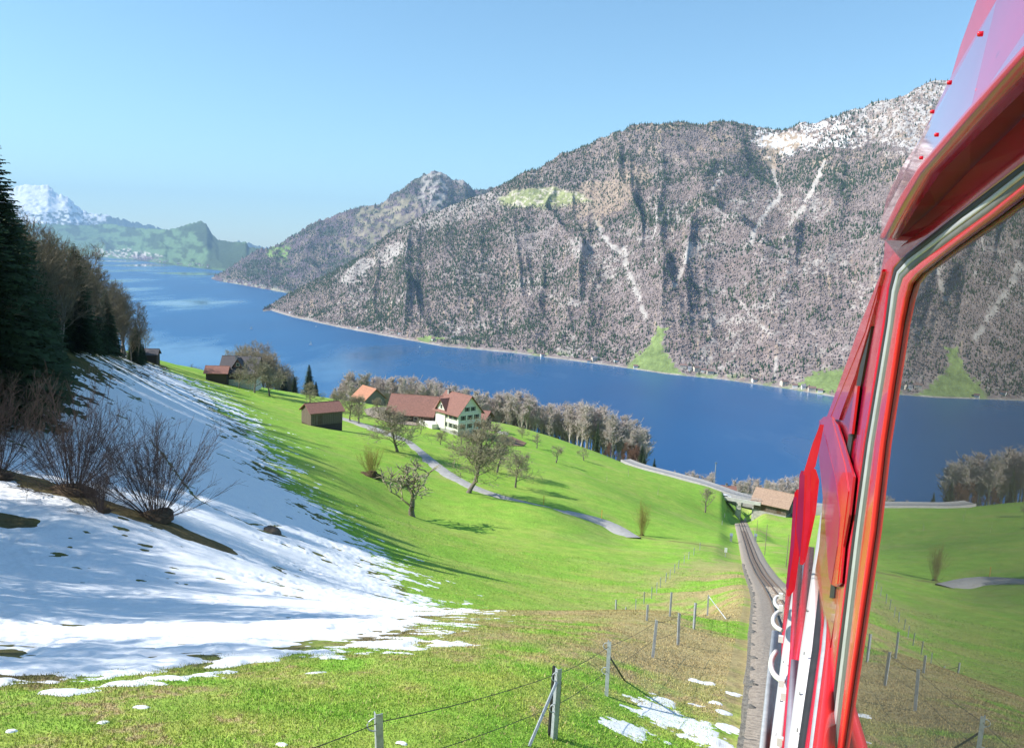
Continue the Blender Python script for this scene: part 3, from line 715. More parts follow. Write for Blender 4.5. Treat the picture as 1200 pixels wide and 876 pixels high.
for k in range(230):                      # small bare spots
    uu, vv = rg.uniform(60, 540), rg.uniform(520, 760)
    p = hit(uu, vv)
    if p is None: continue
    r_ = rg.uniform(.03, .15)*(1+(1 if uu > 300 else 0)); f = np.minimum(f, (np.hypot((gx-p[0])/2.2, gy-p[1])-r_-0.10*st2-r_*2.0*st3-r_*st4)*2.5)
inside = sdv > 3+6*0
th = np.clip(f*0.10, -0.5, 0.14) + sstep(0.3, 2, f)*(0.05*fbm(gx/3.5, gy/2, 3, 641)+0.018*fbm(gx/.7, gy/.35, 3, 651))
zz = g + th
keepv = f > -1.2
q = grid_quads(*gx.shape); kv = keepv.ravel(); q = q[kv[q].any(1)]
used = np.zeros(kv.shape, bool); used[q.ravel()] = True; rm = np.cumsum(used)-1
Vv = np.stack([gx, gy, zz], -1).reshape(-1, 3)[used]
sn = NT('melting_snow'); v = sn.coord(); n = sn.noise(v, 6, 5, .7)
n5 = sn.noise(v, 2.2, 8, .78); sn.base(sn.mix(sn.ramp(n5, [(0.66, (0, 0, 0)), (0.74, (.75,)*3)]), sn.ramp(n, [(0.25, (0.74, 0.75, 0.77)), (0.6, (0.86, 0.865, 0.88))]), (0.16, 0.12, 0.08))); sn.b.inputs['Roughness'].default_value = .75; sn.b.inputs['Specular IOR Level'].default_value = .3
sn.bump(n, .35, .04)
me = np_mesh('snow_field', Vv, quads=rm[q], smooth=True)
o = obj('snow_field', me, sn.m); tag(o, 'melting snow lying on the shaded left slope', 'snow', None, 'stuff')
# scattered remnants of snow on the near grass
blobs = [(795, 850, 1.5, .35), (770, 832, 1.1, .3), (745, 858, 1.0, .3), (830, 868, .9, .25), (820, 798, .6, .2), (800, 845, 1.2, .3), (858, 812, .4, .15), (838, 823, .25, .1), (857, 855, .5, .2), (775, 820, .5, .25), (845, 870, .5, .25), (815, 825, .3, .12), (850, 835, .3, .12),
         (14, 856, .12, .05), (122, 846, .1, .05), (165, 828, .2, .05), (330, 872, .14, .03), (472, 871, .12, .03), (180, 800, .5, .06)]
VV = []; QQ = []; base_i = 0
for k, (u, v_, rx, ry) in enumerate(blobs):
    p = hit(u, v_)
    nn = 34; a = np.linspace(-1.5, 1.5, nn); A_, B_ = np.meshgrid(a, a)
    ang = 0.35+0.5*((k*0.37) % 1)
    rx = rx*.55; ry = ry*.8; x = p[0]+A_*rx*math.cos(ang)+B_*ry*math.sin(ang); y = p[1]-A_*rx*math.sin(ang)*.6+B_*ry*1.6
    ff = 1-np.hypot(A_, B_)+fbm(x/.35, y/.35, 3, 701)*1.0+fbm(x/.12, y/.12, 2, 705)*.35
    z = ground(x, y)+np.clip(ff*.04, -.12, .010)+.010
    kq = grid_quads(nn, nn); kk = (ff > -.8).ravel(); kq = kq[kk[kq].any(1)]
    VV.append(np.stack([x, y, z], -1).reshape(-1, 3)); QQ.append(kq+base_i); base_i += nn*nn
me = np_mesh('snow_patches', np.concatenate(VV), quads=np.concatenate(QQ), smooth=True)
o = obj('snow_patches', me, sn.m); tag(o, 'last scraps of snow on the grass by the fence', 'snow', None, 'stuff')

# ------------------------------------------------------------------ grass blades on the near bank
def grass(n, seed, d0, d1, a0, a1, hgt, wid):
    rg_ = np.random.RandomState(seed)
    d = np.exp(rg_.uniform(math.log(d0), math.log(d1), n)); a = np.radians(rg_.uniform(a0, a1, n))
    x = d*np.sin(a); y = d*np.cos(a)
    off = (x-track_x(y))*.945
    k = (np.abs(off) > 2.5); x = x[k]; y = y[k]; d = d[k]
    s = poly_sd(x, y, SP); k = s < 0.3+rg_.rand(len(x))*.6; x = x[k]; y = y[k]; d = d[k]; n = len(x)
    z = ground(x, y)
    th_ = rg_.rand(n)*6.28; h = hgt*(0.4+rg_.rand(n))*(0.7+0.6*vnoise(x/1.3, y/1.3, 3))*(1+d/40); w_ = wid*(0.6+.8*rg_.rand(n))*(1+d/22)
    lean = rg_.rand(n)*1.0; la = rg_.rand(n)*6.28
    dx = np.cos(th_)*w_; dy = np.sin(th_)*w_
    tx = x+np.cos(la)*h*lean; ty = y+np.sin(la)*h*lean
    V = np.stack([np.stack([x-dx, y-dy, z-.01], -1), np.stack([x+dx, y+dy, z-.01], -1), np.stack([tx, ty, z+h], -1)], 1)
    c = cover(x, y); straw = (rg_.rand(n, 1) < 0.10); c = np.where(straw, np.array([.42, .34, .17]), c)
    c = c*(0.62+0.85*rg_.rand(n, 1)); return V.reshape(-1, 3), np.repeat(c, 3, 0)
M_grass = tinted('grass_blades', rough=.8, var=.1, scale=2, spec=.15)
M_grass.node_tree.nodes['Principled BSDF'].inputs['Roughness'].default_value = .7
V_, c_ = grass(420000, 3, 7.2, 40, -42, 24, .026, .0055)
Vb, cb_ = grass(170000, 4, 38, 110, -26, 26, .016, .009); V_ = np.concatenate([V_, Vb]); c_ = np.concatenate([c_, cb_*1.15])
me = np_mesh('grass', V_, tris=np.arange(len(V_)).reshape(-1, 3), color=c_)
o = obj('grass', me, M_grass); tag(o, 'short spring grass with dry straw on the near bank', 'grass', None, 'stuff')

# ------------------------------------------------------------------ hazel bushes on the snow
def fan_bush(seed, H, nst, twigs=7, spread=1.0):
    rg_ = random.Random(seed); S = Segs(); Tw = Segs()
    for k in range(nst):
        a = rg_.random()*6.28; tilt = abs(rg_.gauss(0, .62))*spread; tilt = min(tilt, 1.35)
        d = Vector((math.cos(a)*math.sin(tilt), math.sin(a)*math.sin(tilt), math.cos(tilt)))
        p = Vector((math.cos(a)*.45*rg_.random(), math.sin(a)*.45*rg_.random(), -.05)); L = H*rg_.uniform(.55, 1.05)*(1-.12*tilt); r = rg_.uniform(.012, .030); n = 5
        for s_ in range(n):
            d = d+Vector((rg_.gauss(0, .06), rg_.gauss(0, .06), .06+rg_.gauss(0, .04))); d.normalize(); q = p+d*L/n; r2 = r*.8
            S.add(p, q, r, r2)
            if s_ > 0:
                for t_ in range(twigs if s_ > 1 else 2):
                    dd = (d+Vector((rg_.gauss(0, .45), rg_.gauss(0, .45), rg_.gauss(.1, .35)))).normalized(); l = L*rg_.uniform(.10, .26)
                    b = p+(q-p)*rg_.random(); e_ = b+dd*l; Tw.add(b, e_, .0085, .006)
                    if rg_.random() < .7: Tw.add(b+dd*l*.5, b+dd*l*.5+(dd+Vector((rg_.gauss(0, .5), rg_.gauss(0, .5), rg_.gauss(0, .4)))).normalized()*l*.6, .006, .005)
            p = q; r = r2
    return S, Tw
BUSHP = []
for i in range(3):
    S, Tw = fan_bush(200+i, 6.2, 82, 6, 1.25)
    a = S.mesh('stems', 4); b = Tw.mesh('twigs', 3, smooth=False); a.materials.append(M_twig_hazel); b.materials.append(M_twig_hazel); BUSHP.append((a, b))
soil = simple('bush_soil', (0.10, 0.065, 0.035), (0.045, 0.03, 0.018), scale=4, rough=1, bump=.8, bdist=.1)
def lump(name, rx, ry, rz, seed, mat, parent=None, loc=None, n=16, rough=.35):
    th_ = np.linspace(0, 2*np.pi, n, endpoint=False); ph = np.linspace(-.25, .5*np.pi, 8)
    TH, PH = np.meshgrid(th_, ph); x = np.cos(TH)*np.cos(PH); y = np.sin(TH)*np.cos(PH); z = np.sin(PH)
    k = 1+rough*fbm(x*1.7+z+seed*3.3, y*1.7+z*1.3, 3, seed)
    V = np.stack([x*k*rx, y*k*ry, z*k*rz], -1).reshape(-1, 3)
    q = []
    for i in range(7):
        for j in range(n): q.append((i*n+j, i*n+(j+1) % n, (i+1)*n+(j+1) % n, (i+1)*n+j))
    return obj(name, np_mesh(name, V, quads=np.array(q), smooth=True), mat, parent, loc)
bl = [(84, 578, 5.6, 'big hazel bush of dark bare stems, the middle one on the snow'), (182, 607, 5.3, 'fan of bare hazel stems at the right end of the earth ridge in the snow'), (-6, 560, 5.0, 'hazel bush cut by the left edge of the picture'),
      (118, 600, 2.6, 'low hazel shoots between the two big bushes on the snow')]
for k, (u, v_, h, lab) in enumerate(bl):
    p = hit(u, v_)
    e = empty('hazel_bush', p, k*1.3); tag(e, lab, 'bush', 'hazel bushes on the snow'); e.scale = (h/5,)*3
    a, b = BUSHP[k % 3]; obj('stems', a, None, e); obj('twigs', b, None, e); lump('root_mound', 1.25, .95, .42, 5+k, soil, e)
p = hit(318, 624); o = lump('boulder', .75, .55, .5, 31, simple('dark_stone', (.12, .10, .08), (.04, .035, .03), 3, .9, bump=.6), None, tuple(p)); tag(o, 'dark mossy boulder lying alone in the snow', 'boulder')

# ------------------------------------------------------------------ orchard and farm trees
def tree_px(name, key, u, vb, vt, lab, cat='tree', group=None, wide=1.0, ymax=700):
    p = hit(u, vb, ymax)
    if p is None: print('no ground', lab); return
    h = at(u, vt, p[1])[2]-p[2]
    return put_tree(name, key, p, h, lab, cat, group, wide=wide)
go = 'leafless fruit trees around the farm'
ORCH = [(548, 577, 499, 'pear0', 'largest spreading pear tree beside the lane below the farmhouse', 1.55), (484, 605, 546, 'pollard0', 'crooked pruned fruit tree nearest to the camera, alone on the meadow', 1.75),
 (466, 529, 480, 'pear1', 'broad fruit tree on the lane left of the farmhouse', 1.6), (582, 553, 513, 'orchard1', 'fruit tree just right of the largest pear tree', 1.2), (604, 571, 533, 'orchard0', 'rounded fruit tree with a clear shadow right of the largest pear tree', 1.2),
 (612, 513, 501, 'orchard2', 'small round tree on the skyline right of the farmhouse', 1.3), (516, 521, 505, 'orchard1', 'low tree under the white farmhouse wall', 1.2), (493, 508, 492, 'orchard0', 'small tree at the left foot of the farmhouse', 1.1),
 (421, 497, 468, 'orchard2', 'fruit tree below the orange roofed barn, right one of a pair', 1.2), (410, 494, 466, 'orchard0', 'fruit tree below the orange roofed barn, left one of a pair', 1.2), (394, 481, 460, 'orchard1', 'fruit tree behind the wooden shed', 1.2),
 (364, 477, 452, 'orchard2', 'round tree with green buds behind the wooden shed roof', 1.2), (629, 525, 509, 'pollard1', 'pollarded tree near the brown garden plot', 1.2), (652, 542, 523, 'pollard0', 'leaning pollarded tree alone in the middle of the right meadow', 1.3),
 (685, 540, 526, 'pollard1', 'small pale pollarded tree right on the open meadow', 1.3), (826, 600, 573, 'pollard0', 'gnarled dark tree with a round shadow beside the railway bridge', 1.0),
 (280, 455, 434, 'orchard0', 'fruit tree right beside the dark chalet', 1.2), (298, 460, 424, 'orchard1', 'fruit tree in front of the tall grove, left one', 1.1), (316, 464, 432, 'orchard2', 'fruit tree in front of the tall grove, right one', 1.3),
 (196, 423, 405, 'orchard1', 'lone tree on the snow ridge at the far end of the slope', 1.1), (541, 521, 500, 'orchard2', 'fruit tree before the shaded gable of the farmhouse', 1.3), (478, 489, 458, 'pear1', 'reddish grey tree in front of the big barn roof', 1.1), (445, 489, 468, 'orchard1', 'fruit tree in the yard left of the big barn', 1.1)]
for (u, vb, vt, key, lab, wd) in ORCH: tree_px('fruit_tree', key, u, vb, vt, lab, 'tree', go, wd)
for (u, vb, vt, lab) in [(711, 564, 553, 'thin young sapling in the middle of the right meadow'), (736, 558, 546, 'thin young sapling near the road on the right meadow'), (771, 580, 568, 'thin young sapling below the road bend')]: tree_px('sapling', 'sapling', u, vb, vt, lab, 'sapling', 'saplings on the meadow')
# bushes with budding shoots
S, Tw = fan_bush(300, 5, 60, 5, .8); A = S.mesh('stems', 3); B = Tw.mesh('twigs', 3); A.materials.append(M_twig_yel); B.materials.append(M_twig_yel)
for (u, vb, vt, lab, wd) in [(434, 558, 524, 'yellowish willow bush with dark base on the meadow left of the lane', 1.1), (752, 627, 588, 'yellow green budding shrub beside the meadow ditch', .6)]:
    p = hit(u, vb); h = at(u, vt, p[1])[2]-p[2]
    e = empty('willow_bush', p); tag(e, lab, 'bush'); e.scale = (h/5*wd, h/5*wd, h/5); obj('stems', A, None, e); obj('twigs', B, None, e)
    lump('root_mound', 1.5 if wd > 1 else .5, 1.1 if wd > 1 else .5, 1.1 if wd > 1 else .2, 9, soil, e, rough=.8)
# grove beside the chalet
gg = 'tall leafless trees of the grove by the dark chalet'
for k in range(34):
    u = 268+78*((k*.618) % 1); Y = rg.uniform(352, 385); vt = np.interp(u, [225, 255, 280, 300, 325, 345], [436, 424, 404, 400, 418, 440])+rg.uniform(0, 14)
    p, h = spot(u, Y, vt); put_tree('grove_tree', 'grove%d' % (k % 3), p, h, zone(u, [(285, 'tall leafless tree rising right behind the chalet roof'), (310, 'tallest leafless trees in the middle of the grove right of the chalet'), (999, 'leafless tree at the right end of the grove beside the spruces')]), 'tree', gg, wide=1.15)
for k in range(14):
    u = 208+60*((k*.618) % 1); Y = rg.uniform(356, 380); vt = rg.uniform(427, 438)
    p, h = spot(u, Y, vt)
    if h > 2: put_tree('bare_tree', 'forest%d' % (k % 3), p, h, 'low leafless tree on the ridge left of the dark chalet', 'tree', 'low trees on the ridge left of the chalet', wide=1.3)
for (u, Y, vt, lab) in [(362, 350, 426, 'tall dark spruce standing alone right of the grove'), (345, 356, 441, 'shorter dark spruce between the grove and the lone spruce'), (333, 360, 436, 'dark spruce half hidden at the right edge of the grove'), (370, 352, 446, 'low dark spruce hugging the right side of the lone spruce'), (243, 362, 428, 'small dark spruce tip above the chalet roof')]:
    p, h = spot(u, Y, vt); put_tree('spruce_tree', 'spruce%d' % (int(u) % 3), p, h, lab, 'tree', 'spruces by the grove', wide=1.15)
# strip of trees on the steep bank above the lake
TOP = [(380, 462), (395, 455), (420, 438), (435, 446), (460, 446), (490, 447), (520, 452), (548, 460), (565, 463), (590, 465), (606, 462), (616, 464), (624, 472), (640, 480), (660, 478), (690, 478), (705, 483), (725, 490), (740, 500), (755, 508), (760, 520)]
gt = 'leafless trees along the bank above the lake'
for k in range(190):
    u = 385+372*((k*.618034) % 1); v0 = interp_line(TOP, u)
    yc = np.interp(u, [380, 480, 600, 650, 700, 740, 760], [345, 342, 340, 332, 322, 311, 306]); Y = yc+rg.uniform(2, 34)**1.0
    vt = v0-4+abs(rg.gauss(0, 6)); p, h = spot(u, Y, vt)
    put_tree('lakeside_tree', 'strip%d' % rg.randrange(3), p, max(h, 4), zone(u, [(430, 'leafless tree on the lake bank left of the orange roofed barn'), (470, 'leafless tree on the lake bank behind the orange roofed barn'), (530, 'leafless tree on the lake bank behind the big barn roof'), (565, 'leafless tree on the lake bank rising behind the farmhouse'), (615, 'pale stemmed leafless tree right behind the farmhouse shed and garden'), (660, 'pale stemmed leafless tree in the upper part of the row right of the farmhouse'), (710, 'pale stemmed leafless tree in the middle of the row above the road'), (735, 'pale stemmed leafless tree in the lower part of the row above the road'), (999, 'pale stemmed leafless tree at the lower end of the row by the two small firs')]), 'tree', gt, wide=1.7)
for k in range(16):
    u = rg.uniform(705, 752); Y = np.interp(u, [700, 755], [322, 307])+rg.uniform(0, 8); p, h = spot(u, Y, rg.uniform(516, 532)); 
    if h > 1.5: put_tree('red_twig_bush', 'red%d' % (k % 2), p, h, 'reddish bare shrub at the foot of the tree row', 'bush', 'reddish shrubs below the tree row', wide=1.0)
for (u, Y, vt, lab) in [(754, 305, 531, 'small dark fir at the lower end of the tree row'), (766, 302, 536, 'small dark fir standing right of the tree row beside the road'), (751, 309, 521, 'dark fir partly hidden in the end of the tree row'), (699, 325, 492, 'ivy dark narrow evergreen among the pale trunks')]:
    p, h = spot(u, Y, vt); put_tree('fir_tree', 'fir', p, h, lab, 'tree', 'small firs by the tree row', wide=.8 if u > 700 else .4)
gr = 'leafless trees below the mountain road'
for k in range(80):
    u = 776+165*((k*.618034) % 1)
    if 835 < u < 858 : continue
    Y = 330+rg.uniform(0, 45) if u < 860 else 318+rg.uniform(0, 40); v0 = np.interp(u, [776, 800, 830, 860, 868, 880, 900, 940], [552, 553, 553, 562, 558, 562, 562, 560]); p, h = spot(u, Y, v0+rg.uniform(0, 7))
    if h > 2: put_tree('lakeside_tree', 'strip%d' % (k % 3), p, h, zone(u, [(800, 'leafless tree below the road, just right of the two small firs'), (836, 'leafless tree below the road left of the utility pole'), (885, 'leafless tree behind the railing of the road bridge'), (999, 'leafless tree behind the tan roofed barn')]), 'tree', gr, wide=1.5)
# ------------------------------------------------------------------ boxes and ribbons
class MB:
    """collects boxes, prisms and tubes and links them as one mesh object"""
    def __init__(s): s.V = []; s.F = []
    def poly(s, vs, fs):
        b = len(s.V); s.V += [tuple(v) for v in vs]; s.F += [tuple(i+b for i in f) for f in fs]; return s
    def box(s, c, d, rz=0, ry=0, rx=0):
        M = Matrix.Rotation(rz, 3, 'Z') @ Matrix.Rotation(ry, 3, 'Y') @ Matrix.Rotation(rx, 3, 'X'); c = Vector(c)
        vs = [c+M@Vector((x*d[0]/2, y*d[1]/2, z*d[2]/2)) for x in (-1, 1) for y in (-1, 1) for z in (-1, 1)]
        return s.poly(vs, [(0, 1, 3, 2), (4, 6, 7, 5), (0, 4, 5, 1), (2, 3, 7, 6), (0, 2, 6, 4), (1, 5, 7, 3)])
    def tube(s, pts_, r, n=6):
        p = [Vector(a) for a in pts_]; rr = r if hasattr(r, '__len__') else [r]*len(p)
        b = len(s.V)
        for k, q in enumerate(p):
            d = (p[min(k+1, len(p)-1)]-p[max(k-1, 0)]).normalized(); ref = Vector((0, 0, 1)) if abs(d.z) < .9 else Vector((1, 0, 0))
            a = d.cross(ref).normalized(); c = d.cross(a)
            for i in range(n): t = i*2*math.pi/n; s.V.append(tuple(q+a*math.cos(t)*rr[k]+c*math.sin(t)*rr[k]))
        for k in range(len(p)-1):
            for i in range(n): j = (i+1) % n; s.F.append((b+k*n+i, b+k*n+j, b+(k+1)*n+j, b+(k+1)*n+i))
        s.F.append(tuple(b+i for i in range(n))[::-1]); s.F.append(tuple(b+(len(p)-1)*n+i for i in range(n))); return s
    def mesh(s, name, smooth=False):
        me = bpy.data.meshes.new(name); me.from_pydata(s.V, [], s.F); me.update()
        if smooth: me.polygons.foreach_set('use_smooth', np.ones(len(me.polygons), bool))
        return me
    def build(s, name, mat, parent=None, loc=None, rotz=None, smooth=False): return obj(name, s.mesh(name, smooth), mat, parent, loc, rotz)
def resample(P, step):
    P = np.asarray(P, float); L = np.concatenate([[0], np.cumsum(np.linalg.norm(np.diff(P, axis=0), axis=1))]); n = max(3, int(L[-1]/step))
    s = np.linspace(0, L[-1], n); return np.stack([np.interp(s, L, P[:, k]) for k in range(P.shape[1])], -1)
def smooth_line(P, it=6):
    P = P.copy()
    for _ in range(it): P[1:-1] = (P[:-2]+2*P[1:-1]+P[2:])/4
    return P
def ribbon(name, P, prof, mat, parent=None, smooth=False):
    """sweep a cross-section [(offset to the right, height)] along the line P"""
    P = np.asarray(P); d = np.gradient(P[:, :2], axis=0); d /= np.linalg.norm(d, axis=1, keepdims=True); rt = np.stack([d[:, 1], -d[:, 0]], -1)
    V = np.stack([np.concatenate([P[:, :2]+rt*o_, (P[:, 2]+h_)[:, None]], 1) for o_, h_ in prof], 1)
    return obj(name, np_mesh(name, V, quads=grid_quads(len(P), len(prof)), smooth=smooth), mat, parent)

# ------------------------------------------------------------------ roads
M_road = simple('worn_asphalt', (0.42, 0.405, 0.39), (0.29, 0.28, 0.265), scale=1.3, rough=.9, bump=.3)
M_road2 = simple('pale_asphalt', (0.33, 0.32, 0.31), (0.24, 0.235, 0.23), scale=1.0, rough=.9)
M_conc = simple('weathered_concrete', (0.42, 0.41, 0.39), (0.26, 0.25, 0.24), scale=1.2, rough=.9, bump=.3)
def road(name, label, px, w_, mat, lift=.07, ys=None, ymax=480):
    P = []
    for i, (u, v_) in enumerate(px):
        if ys and ys[i]: p = at(u, v_, ys[i])
        else: p = hit(u, v_, ymax)
        if p is not None: P.append(p)
    P = smooth_line(resample(np.array(P), 3.0), 10)
    if not ys: P[:, 2] = ground(P[:, 0], P[:, 1]); P[:, 2] = smooth_line(P, 6)[:, 2]
    o = ribbon(name, P, [(-w_/2-.5, lift-.9), (-w_/2-.12, lift-.06), (-w_/2, lift), (0, lift+.03), (w_/2, lift), (w_/2+.12, lift-.06), (w_/2+.5, lift-.9)], mat, smooth=False)
    tag(o, label, None, None, 'structure'); return P
LANE = road('farm_lane', 'narrow grey farm lane crossing the meadow to the farm', [(392, 489), (410, 494), (440, 503), (462, 512), (478, 523), (494, 535), (517, 554), (544, 570), (567, 580), (591, 586), (620, 592), (650, 597), (680, 603), (705, 610), (724, 619), (738, 630)], 4.0, M_road, lift=.10)
RPX = [(733, 541), (740, 545), (770, 559), (795, 567), (831, 575), (861, 581), (888, 584.5), (925, 588), (975, 593)]
RY = [307, 303, 288, 278, 268, 262, 258, 256, 252]
P = np.array([at(u, v_, y) for (u, v_), y in zip(RPX, RY)]); P = smooth_line(resample(P, 3.0), 10)
for sx in (-3, -1.5, 0, 1.5, 3):
    for sy in (-3, 0, 3): P[:, 2] = np.maximum(P[:, 2], ground(P[:, 0]+sx, P[:, 1]+sy, True)+.12)
P = smooth_line(P, 5)
o = ribbon('mountain_road', P, [(-2.4, -5.0), (-2.25, .05), (-2.0, .05), (-1.95, 0), (1.95, 0), (2.0, .05), (2.25, .05), (2.4, -3.0)], M_road2)
tag(o, 'pale road along the crest, carried over the railway', None, None, 'structure')
# cutting for the railway under the road: the ribbon's sides are the abutment walls, so open them with a bridge
br = empty('road_bridge', tuple(at(864, 598, 258))); tag(br, 'white concrete road bridge crossing over the rack railway', 'bridge')
def loc_(o, p): return tuple(Vector(p)-Vector(o.location))
pa = Vector(at(842, 578.5, 262)); pb = Vector(at(893, 586, 256)); dirb = (pb-pa); ang = math.atan2(dirb.y, dirb.x); mid = (pa+pb)/2
M_white_c = simple('white_concrete', (0.62, 0.61, 0.58), (0.42, 0.41, 0.39), scale=.8, rough=.8)
M_steel = simple('galvanised_steel', (0.42, 0.45, 0.48), (0.25, 0.27, 0.30), scale=9, rough=.5, metal=.6)
nrm = Vector((dirb.y, -dirb.x, 0)).normalized()
MB().box(mid+nrm*2.6+Vector((0, 0, -.45)), (dirb.length, .35, 1.1), ang).build('parapet_beam', M_white_c, br).matrix_parent_inverse = Matrix.Translation(-br.location)
for k in range(2):
    q = Vector(at([866, 885][k], [590, 592][k], [260, 257][k])); top = mid.z-1.0; bot = gz(q.x, q.y)-2 if k else track_z(260)-1
    MB().box((q.x, q.y, (top+bot)/2), (1.6, 1.4, top-bot), ang).build('pier', M_white_c, br).matrix_parent_inverse = Matrix.Translation(-br.location)
M_dark = simple('dark_recess', (.03, .028, .025), (.015, .015, .013), scale=1, rough=1)
for s_ in (1, -1):
    b_ = MB()
    for h_ in (.45, .95): b_.tube([pa+nrm*2.15*s_+Vector((0, 0, h_)), pb+nrm*2.15*s_+Vector((0, 0, h_))], .05, 5)
    for k in range(10): q = pa.lerp(pb, k/9)+nrm*2.15*s_; b_.tube([q, q+Vector((0, 0, 1.0))], .05, 5)
    b_.build('railing', M_steel, br).matrix_parent_inverse = Matrix.Translation(-br.location)

# ------------------------------------------------------------------ railway track
ys = np.arange(4, 300, 1.5); TL = np.stack([track_x(ys), ys, track_z(ys)], -1)
M_ballast = simple('brown_ballast', (0.43, 0.365, 0.30), (0.20, 0.165, 0.135), scale=7, rough=1, bump=1.0, bdist=.12)
M_rail = simple('rusty_rail', (0.24, 0.16, 0.12), (0.13, 0.09, 0.07), scale=8, rough=.6, metal=.3)
M_railtop = simple('polished_rail_head', (0.42, 0.40, 0.39), (0.30, 0.28, 0.27), scale=6, rough=.3, metal=.9)
tr = empty('rack_railway_track', (float(track_x(12)), 12, float(track_z(12)))); tag(tr, 'single rack railway track curving steeply downhill on brown ballast', 'railway track'); TI = Matrix.Translation(-tr.location)
def tpart(o): o.matrix_parent_inverse = TI; return o
tpart(ribbon('ballast_bed', TL, [(-2.0, -.9), (-1.92, -.22), (-1.4, -.15), (-.6, -.17), (0, -.19), (.6, -.17), (1.4, -.15), (2.1, -.22), (3.0, -.75)], M_ballast, tr))
for s_ in (-.7525, .7525):
    r_ = ribbon('rail', TL, [(s_-.07, -.14), (s_-.07, -.125), (s_-.012, -.11), (s_-.012, -.035), (s_-.035, -.03), (s_-.035, 0), (s_+.035, 0), (s_+.035, -.03), (s_+.012, -.035), (s_+.012, -.11), (s_+.07, -.125), (s_+.07, -.14)], M_rail, tr); tpart(r_)
    tpart(ribbon('rail_head', TL, [(s_-.028, .004), (s_+.028, .004)], M_railtop, tr))
tpart(ribbon('rack_rail', TL, [(-.045, -.14), (-.04, .03), (.04, .03), (.045, -.14)], M_rail, tr))
slm = MB().box((0, 0, -.205), (2.2, .16, .10)).mesh('sleeper'); slm.materials.append(simple('steel_sleeper', (.13, .10, .085), (.07, .055, .05), scale=6, rough=.8))
for k in range(260):
    y = 26+k*.72; a = math.atan2(float(track_x(y+1)-track_x(y-1)), 2); pz = math.atan2(float(track_z(y+1)-track_z(y-1)), 2)
    o = obj('sleeper', slm, None, tr, loc_(tr, (float(track_x(y)), y, float(track_z(y))))); o.rotation_euler = (pz, 0, -a)
# loose stones of the ballast, close by
n = 26000; yy = np.exp(RNG.uniform(math.log(8), math.log(75), n)); of = RNG.uniform(-1.9, 2.2, n); keep = np.abs(np.abs(of)-.75) > .1
yy = yy[keep]; of = of[keep]; n = len(yy); c0 = np.stack([track_x(yy)+of*.945, yy+of*-.33, track_z(yy)-.15], -1); c0[:, 2] = np.interp(c0[:, 1], GY, GZ)+300-.155
sz = RNG.uniform(.022, .048, n)*(1+yy/60); oc = np.array([[1, 0, 0], [0, 1, 0], [-1, 0, 0], [0, -1, 0], [0, 0, 1.]]); jit = 1+RNG.uniform(-.35, .35, (n, 5, 3)); V = c0[:, None]+oc[None]*jit*sz[:, None, None]+RNG.uniform(-.3, .3, (n, 5, 3))*sz[:, None, None]
F = np.array([[0, 1, 4], [1, 2, 4], [2, 3, 4], [3, 0, 4]]); F = (F[None]+(np.arange(n)*5)[:, None, None]).reshape(-1, 3)
tone = RNG.uniform(.5, 1.35, (n, 1))*np.where(RNG.rand(n, 1) < .5, np.array([.40, .33, .26]), np.array([.38, .345, .30]))
o = obj('loose_ballast', np_mesh('loose_ballast', V.reshape(-1, 3), tris=F, color=np.repeat(tone, 5, 0)), tinted('ballast_stones', rough=.95, var=.1), None); tag(o, 'loose brown ballast stones between and beside the rails', 'gravel', None, 'stuff')
# rough stone edging between grass and ballast
wl = empty('stone_edging_wall', (float(track_x(12)-2.2), 12.7, float(track_z(12.7)))); tag(wl, 'low wall of rough grey stones between the grass and the ballast', 'stone wall')
M_stone = simple('grey_lichen_stone', (.24, .225, .20), (.08, .075, .065), scale=9, rough=1, bump=.9, bdist=.05)
stm = []
for i in range(6):
    rr_ = np.random.RandomState(i); g_ = np.array([(x, y, z) for x in (-1, 0, 1) for y in (-1, 0, 1) for z in (-1, 1)], float); 
    g2 = g_.copy(); g2[:, 2] += (1-np.abs(g_[:, 0])*.25-np.abs(g_[:, 1])*.25)*.3*(g_[:, 2] > 0); g2 *= 1-.10*(np.abs(g_[:, :1])*np.abs(g_[:, 1:2])); g2 += rr_.uniform(-.16, .16, g2.shape)
    ix = lambda x, y, z: (x*3+y)*2+z
    q = []
    for x in range(2):
        for y in range(2): q += [(ix(x, y, 1), ix(x+1, y, 1), ix(x+1, y+1, 1), ix(x, y+1, 1))]
    for k2 in range(2): q += [(ix(0, k2, 0), ix(0, k2, 1), ix(0, k2+1, 1), ix(0, k2+1, 0)), (ix(2, k2, 0), ix(2, k2+1, 0), ix(2, k2+1, 1), ix(2, k2, 1)), (ix(k2, 0, 0), ix(k2+1, 0, 0), ix(k2+1, 0, 1), ix(k2, 0, 1)), (ix(k2, 2, 0), ix(k2, 2, 1), ix(k2+1, 2, 1), ix(k2+1, 2, 0))]
    mm = np_mesh('stone', g2*.5, quads=np.array(q)); mm.materials.append(M_stone); stm.append(mm)
y = 8.5; rs = random.Random(4)
while y < 118:
    ln = rs.uniform(.28, .62)
    for row in range(1):
        xx = float(track_x(y))-(1.98+row*.27)/.945+rs.uniform(-.03, .03); yc = y+ln/2+.33*(2.2+row*.27)*.9
        o = obj('stone', stm[rs.randrange(6)], None, wl, loc_(wl, (xx+track_x(yc)-track_x(y+ln/2) - .35*0, y+ln/2, float(track_z(y+ln/2))-.37+rs.uniform(-.05, .05)-row*.04)))
        o.scale = (.32, ln*1.05*(1+.1*row), rs.uniform(.44, .58)); o.rotation_euler = (-.34, rs.uniform(-.08, .08), -.33+rs.uniform(-.12, .12))
        if row == 0 and y > 45: break
    y += ln*(1.0 if y < 50 else 1.0)

